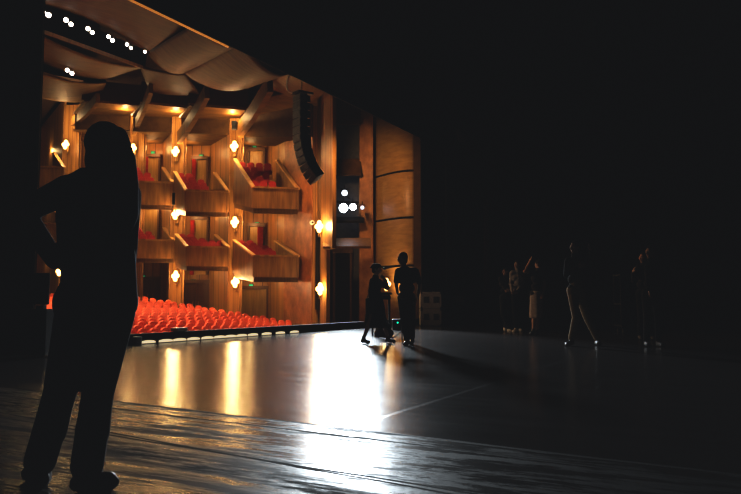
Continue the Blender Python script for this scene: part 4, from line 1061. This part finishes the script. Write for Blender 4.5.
m = MB(); m.ell(T(0, -.01, .07), (.092, .105, .055), R); m.rcone(T(-.05, -.10, .055), T(.05, -.10, .055), .022, .022); m.rcone(T(0, -.1, .05), T(0, -.14, .035), .03, .014)
remeshed(m, 'cap', M['cloth_black'], r, .008, 3)
# the bag she carries
c = at(369.8, 306, Y0 - .15); bgr = thing('shoulder_bag', 'black rectangular bag carried low by the walking woman', 'bag', c - V((0, 0, .17)))
m = MB(); m.bbox(c, (.17, .12, .31), .025); m.build('bag_body', M['leather'], bgr)
m = MB(); m.tube([c + V((-.06, 0, .14)), c + V((-.03, 0, .22)), c + V((.03, 0, .22)), c + V((.06, 0, .14))], .009, 6); m.build('strap', M['leather'], bgr)

# ---- man at the centre
Y0 = 13.7
J = px(Y0, dict(head=(402.3, 258.8, 0), neck=(404, 268.5, 0), sL=(397.8, 271.5, -.05), sR=(415.8, 271, .06), eL=(396.2, 283, -.02), wL=(397.5, 293, -.12), eR=(419.6, 284, .06), wR=(418, 296.5, -.02),
    hL=(403, 300.5, -.04), hR=(410.5, 300.5, .05), kL=(404.5, 322, -.12), kR=(411.5, 322, .06), aL=(407, 341, -.12), aR=(412, 339, .18), tL=(405.5, 345, -.30), tR=(411, 342, .06)))
J['tL'].z = .034; J['tR'].z = .034; J['aL'].z = .10; J['aR'].z = .11
J['dL'] = V((.35, -.25, -.8)); J['dR'] = V((-.3, -.1, -.9))
bx = V((J['hL'].x, Y0, 0))
person('man in a dark t-shirt and trousers walking beside the woman with the skirt', bx, J, 1.03, .009, face=(-.15, -1, 0), look=(-.75, -.6, 0), top='cloth_dark', bottom='cloth_dark', sleeve=.42, hair='hair', bulk=1.0,
       palm=((.9, .2, 0), (-.9, .2, 0)), thumbs=((0, -1, 0), (0, -1, 0)))

# ---- dim group at the right
def standing(label, u, Y0, vh, tilt=0, k=1.0, arms=None, **kw):
    """upright figure: u column of the head, vh row of the head centre; feet on the stage at depth Y0"""
    hc = at(u, vh, Y0); Hh = hc.z; x = hc.x; g = lambda dx, dy, z: V((x + dx * k, Y0 + dy * k, z))
    J = dict(head=hc, neck=g(0, .01, Hh - .14 * k), sL=g(-.17, 0, Hh - .22 * k), sR=g(.17, 0, Hh - .22 * k), eL=g(-.22, .02, Hh - .50 * k), eR=g(.22, .02, Hh - .50 * k), wL=g(-.20, -.04, Hh - .74 * k), wR=g(.20, -.04, Hh - .74 * k),
             hL=g(-.09, 0, Hh * .53), hR=g(.09, 0, Hh * .53), kL=g(-.10, -.02, Hh * .29), kR=g(.10, -.02, Hh * .29), aL=g(-.11, .02, .10), aR=g(.11, .02, .10), tL=g(-.13, -.13, .034), tR=g(.13, -.13, .034))
    if arms: J.update({a: V(b) for a, b in arms.items()})
    return person(label, V((x, Y0, 0)), J, k, .011, **kw)
FL_ = (-.8, -.6, 0)
Y0 = 19.6
A = lambda u, v, d=0.0: at(u, v, Y0 + d)
standing('dim figure in black with clasped hands, leftmost of the dark group', 505.5, Y0, 271.5, k=.92, arms=dict(eL=A(502.5, 285), wL=A(506.5, 291, -.2), eR=A(511, 285), wR=A(509.8, 291, -.22), aL=A(508.6, 329, -.06), tL=A(510, 331, -.22), dL=V((.8, -.3, 0)), dR=V((-.8, -.3, 0)), tR=V((A(505, 331).x, Y0 - .05, .034)), aR=V((A(506, 331).x, Y0 + .12, .1))),
         face=FL_, look=(-.9, -.4, 0), top='cloth_dark', bottom='cloth_navy', shoe='white_shoe', hair='hair', palm=((0, .3, -1), (0, .3, -1)), thumbs=((0, 0, 1), (0, 0, 1)))
Y0 = 19.3
A = lambda u, v, d=0.0: at(u, v, Y0 + d)
standing('dim figure in a grey top and white shoes, second in the dark group', 517.5, Y0, 264.5, k=.98, arms=dict(eL=A(511, 284), wL=A(512, 291.5, -.18), eR=A(523, 284), wR=A(516, 291.5, -.2), dL=V((.7, -.4, -.3)), dR=V((-.7, -.4, -.3)), aL=A(516, 328), aR=A(520, 328.3), tL=A(514, 331.3, -.13), tR=A(521, 331, -.16)),
         face=FL_, look=(-.85, -.5, 0), top='cloth_grey', bottom='cloth_black', shoe='white_shoe', hair='hair', palm=((0, .3, -1), (0, .3, -1)), thumbs=((0, 0, 1), (0, 0, 1)))
Y0 = 17.6
A = lambda u, v, d=0.0: at(u, v, Y0 + d)
standing('dim figure in dark top and long taupe skirt, raising a bare forearm', 538.5, Y0, 264, k=.97, arms=dict(sL=A(533, 273), eL=A(524.5, 271.5, -.12), wL=A(529.3, 262, -.15), dL=V((.35, 0, .95)), sR=A(542.5, 273.5, .1), eR=A(545, 285), wR=A(543, 294, -.1), kL=A(534, 314), kR=A(538, 314), aL=A(533.2, 330), aR=A(537.2, 331), tL=A(531.2, 333.6, -.08), tR=A(535.4, 334.2, -.1), hL=A(533.8, 296), hR=A(539.5, 296)),
         face=FL_, look=(-.6, .6, 0), top='cloth_dark', bottom='cloth_taupe', shoe='leather', sleeve=.22, skirt=(at(535, 318, Y0).z, (.155, .15), (-.02, 0)), hair='hair', palm=((.9, -.2, 0), (0, -1, 0)), thumbs=((0, -1, .2), (-1, 0, 0)), curl=(.15, .4))
Y0 = 13.4
A = lambda u, v, d=0.0: at(u, v, Y0 + d)
standing('tall dim figure in a black top and khaki trousers, striding with one hand raised high', 575, Y0, 247, k=1.02, arms=dict(sL=A(567.5, 261, -.05), sR=A(583.5, 261, .08), eL=A(566, 275, -.1), wL=A(577, 266.5, -.25), dL=V((.8, -.2, .2)), eR=A(592, 264, .0), wR=A(590.6, 251.5, -.08), dR=V((-.12, 0, 1)),
         hL=A(572.5, 293), hR=A(579.5, 293), kL=A(576, 317, -.1), kR=A(586.5, 316, .1), aL=A(571.5, 340), aR=A(597.5, 340.5, .15), tL=A(567.5, 344.5, -.1), tR=A(599, 344, 0)),
         face=FL_, look=(-.9, -.4, 0), top='cloth_black', bottom='cloth_khaki', shoe='leather', hair='hair', palm=((0, 0, -1), (-.9, -.3, 0)), thumbs=((0, 0, 1), (-.5, -.8, 0)), curl=(.3, .2))
Y0 = 13.2
A = lambda u, v, d=0.0: at(u, v, Y0 + d)
standing('dim figure in black at the far right, face lit orange and one arm hanging straight', 650.5, Y0, 252, k=1.0, arms=dict(sL=A(647.5, 266, -.1), eL=A(648, 280, -.12), wL=A(648.8, 290, -.16), dL=V((.03, -.1, -1)), sR=A(661, 266, .1)),
         face=FL_, look=(-.9, -.42, 0), top='cloth_black', bottom='cloth_black', shoe='leather', hair='hair', palm=((1, .2, 0), (0, -1, 0)), thumbs=((-.4, -.9, 0), (-1, 0, 0)), curl=(.35, .4))
Y0 = 15.4
A = lambda u, v, d=0.0: at(u, v, Y0 + d)
standing('dim figure in dark clothes partly behind the last one, hands raised before the chest', 643.5, Y0, 257.5, k=1.0, arms=dict(eL=A(633.5, 281, -.1), wL=A(632.5, 273, -.25), dL=V((.25, -.2, .9)), sL=A(637, 268, -.05)),
         face=FL_, look=(-.9, -.42, 0), top='cloth_dark', bottom='cloth_black', shoe='leather', hair='hair', palm=((.9, 0, 0), (0, -1, 0)), thumbs=((0, -1, 0), (-1, 0, 0)), curl=(.4, .4))

# ================================================================== LIGHT
# house downlights onto the orchestra seats
for i in (1, 3, 5, 7, 9, 10):
    p = DLP[i]; lamp('SPOT', p + V((0, 0, -1.2)), 1150, (1.0, .74, .40), .12, p + V((.3, -1.2, -9)), 98, .8)
for u, v, Y in ((215, 131, 30.6), (279, 139, 29.0), (166, 131, 32.0)):       # wall washers on the returns
    p = at(u, v, Y); lamp('SPOT', p, 70, (1.0, .58, .22), .08, p + V((.15, .5, -3)), 80, .7)
for u, v, Y in ((216, 214, 30.5), (280, 216, 28.9), (216, 270, 30.5), (281, 281, 28.9), (168, 262, 31.8), (168, 208, 31.8)):
    p = at(u, v, Y); lamp('SPOT', p, 45, (1.0, .58, .22), .08, p + V((.15, .5, -3)), 80, .7)
for u, v, Y in ((232, 122, 28.0), (176, 121, 29.3), (126, 119, 30.8), (66, 122, 32.3)):   # cove lamps on the pier tops
    p = at(u, v, Y); lamp('POINT', p + V((.1, -.5, .12)), 85, (1.0, .66, .30), .06)
# fill lamps added where the house shows no fixture
for s_, h_, e in ((3, 6, 40), (8, 7, 40), (9, 12, 40), (0, 10, 34)):      # unseen fill standing in for bounce onto the ceiling
    p = sh(s_, h_, 4.6); lamp('SPOT', p, e * .55, (1.0, .52, .19), .5, p + V((0, .5, 5)), 130, .8)
for a_, b_, e, an in ((sh(9.6, 5.2, 6.8), at(298, 235, 26.8), 420, 75), (sh(9.4, 1.6, 6.0), at(372, 200, 26.5), 420, 85)):    # added lamps brightening the side wall and drum by the proscenium
    lamp('SPOT', a_, e, (1.0, .55, .22), .3, b_, an, .7)
lamp('SPOT', sh(5.5, 5.5, 5.6), 260, (1.0, .66, .36), .3, at(300, 118, 20.5), 42, .6)      # added unseen lamp to brighten the front of the hanging speakers
lamp('SPOT', sh(6.5, 3.0, 4.0), 420, (1.0, .62, .36), .3, at(440, 285, 24.3), 26, .9)      # added lamp, no fixture, lifts the cases and drapes past the proscenium
lamp('POINT', at(349, 203, 26.9), 6, (.55, .75, 1.0), .1)      # added bluish lamp imitating spotlight glow inside the slot
# point lamps without fixtures, added to brighten the alcoves behind the boxes
for u, v, Y, e in ((249, 150, 29.9, 26), (249, 222, 29.9, 26), (190, 150, 31.0, 26), (190, 215, 31.0, 26), (150, 148, 32.6, 26), (150, 205, 32.6, 26), (100, 148, 34.4, 20), (46, 200, 35.5, 30), (44, 255, 35.5, 24), (48, 150, 35.5, 16), (190, 275, 31.2, 5), (250, 281, 30.0, 12)):
    p = at(u, v, Y); lamp('POINT', p, e, (1.0, .62, .24), .1)
# added spot standing in for dim house spill on the group
lamp('SPOT', sh(3.0, 6.0, 5.0), 1900, (1.0, .55, .26), .4, (5.0, 16.5, 1.0), 34, .9)
w = bpy.data.worlds.new('world'); sc.world = w; w.use_nodes = True
w.node_tree.nodes['Background'].inputs[0].default_value = (0, 0, 0, 1); w.node_tree.nodes['Background'].inputs[1].default_value = 0

vs_ = sc.view_settings
vs_.view_transform = 'Standard'; vs_.look = 'None'; vs_.exposure = 0; vs_.gamma = 1
vs_.use_curve_mapping = True
cm = vs_.curve_mapping; cm.black_level = (0, 0, 0)
c = cm.curves[3]; c.points[0].location = (0, .0072); c.points[1].location = (1, 1)
for xy in ((.05, .040), (.2, .158), (.6, .59)): c.points.new(*xy)
cm.curves[0].points[0].location = (0, -.0005); cm.curves[2].points[0].location = (0, .001)
cm.update()
sc.cycles.use_denoising = True
sc.cycles.max_bounces = 6
sc.cycles.sample_clamp_indirect = 4
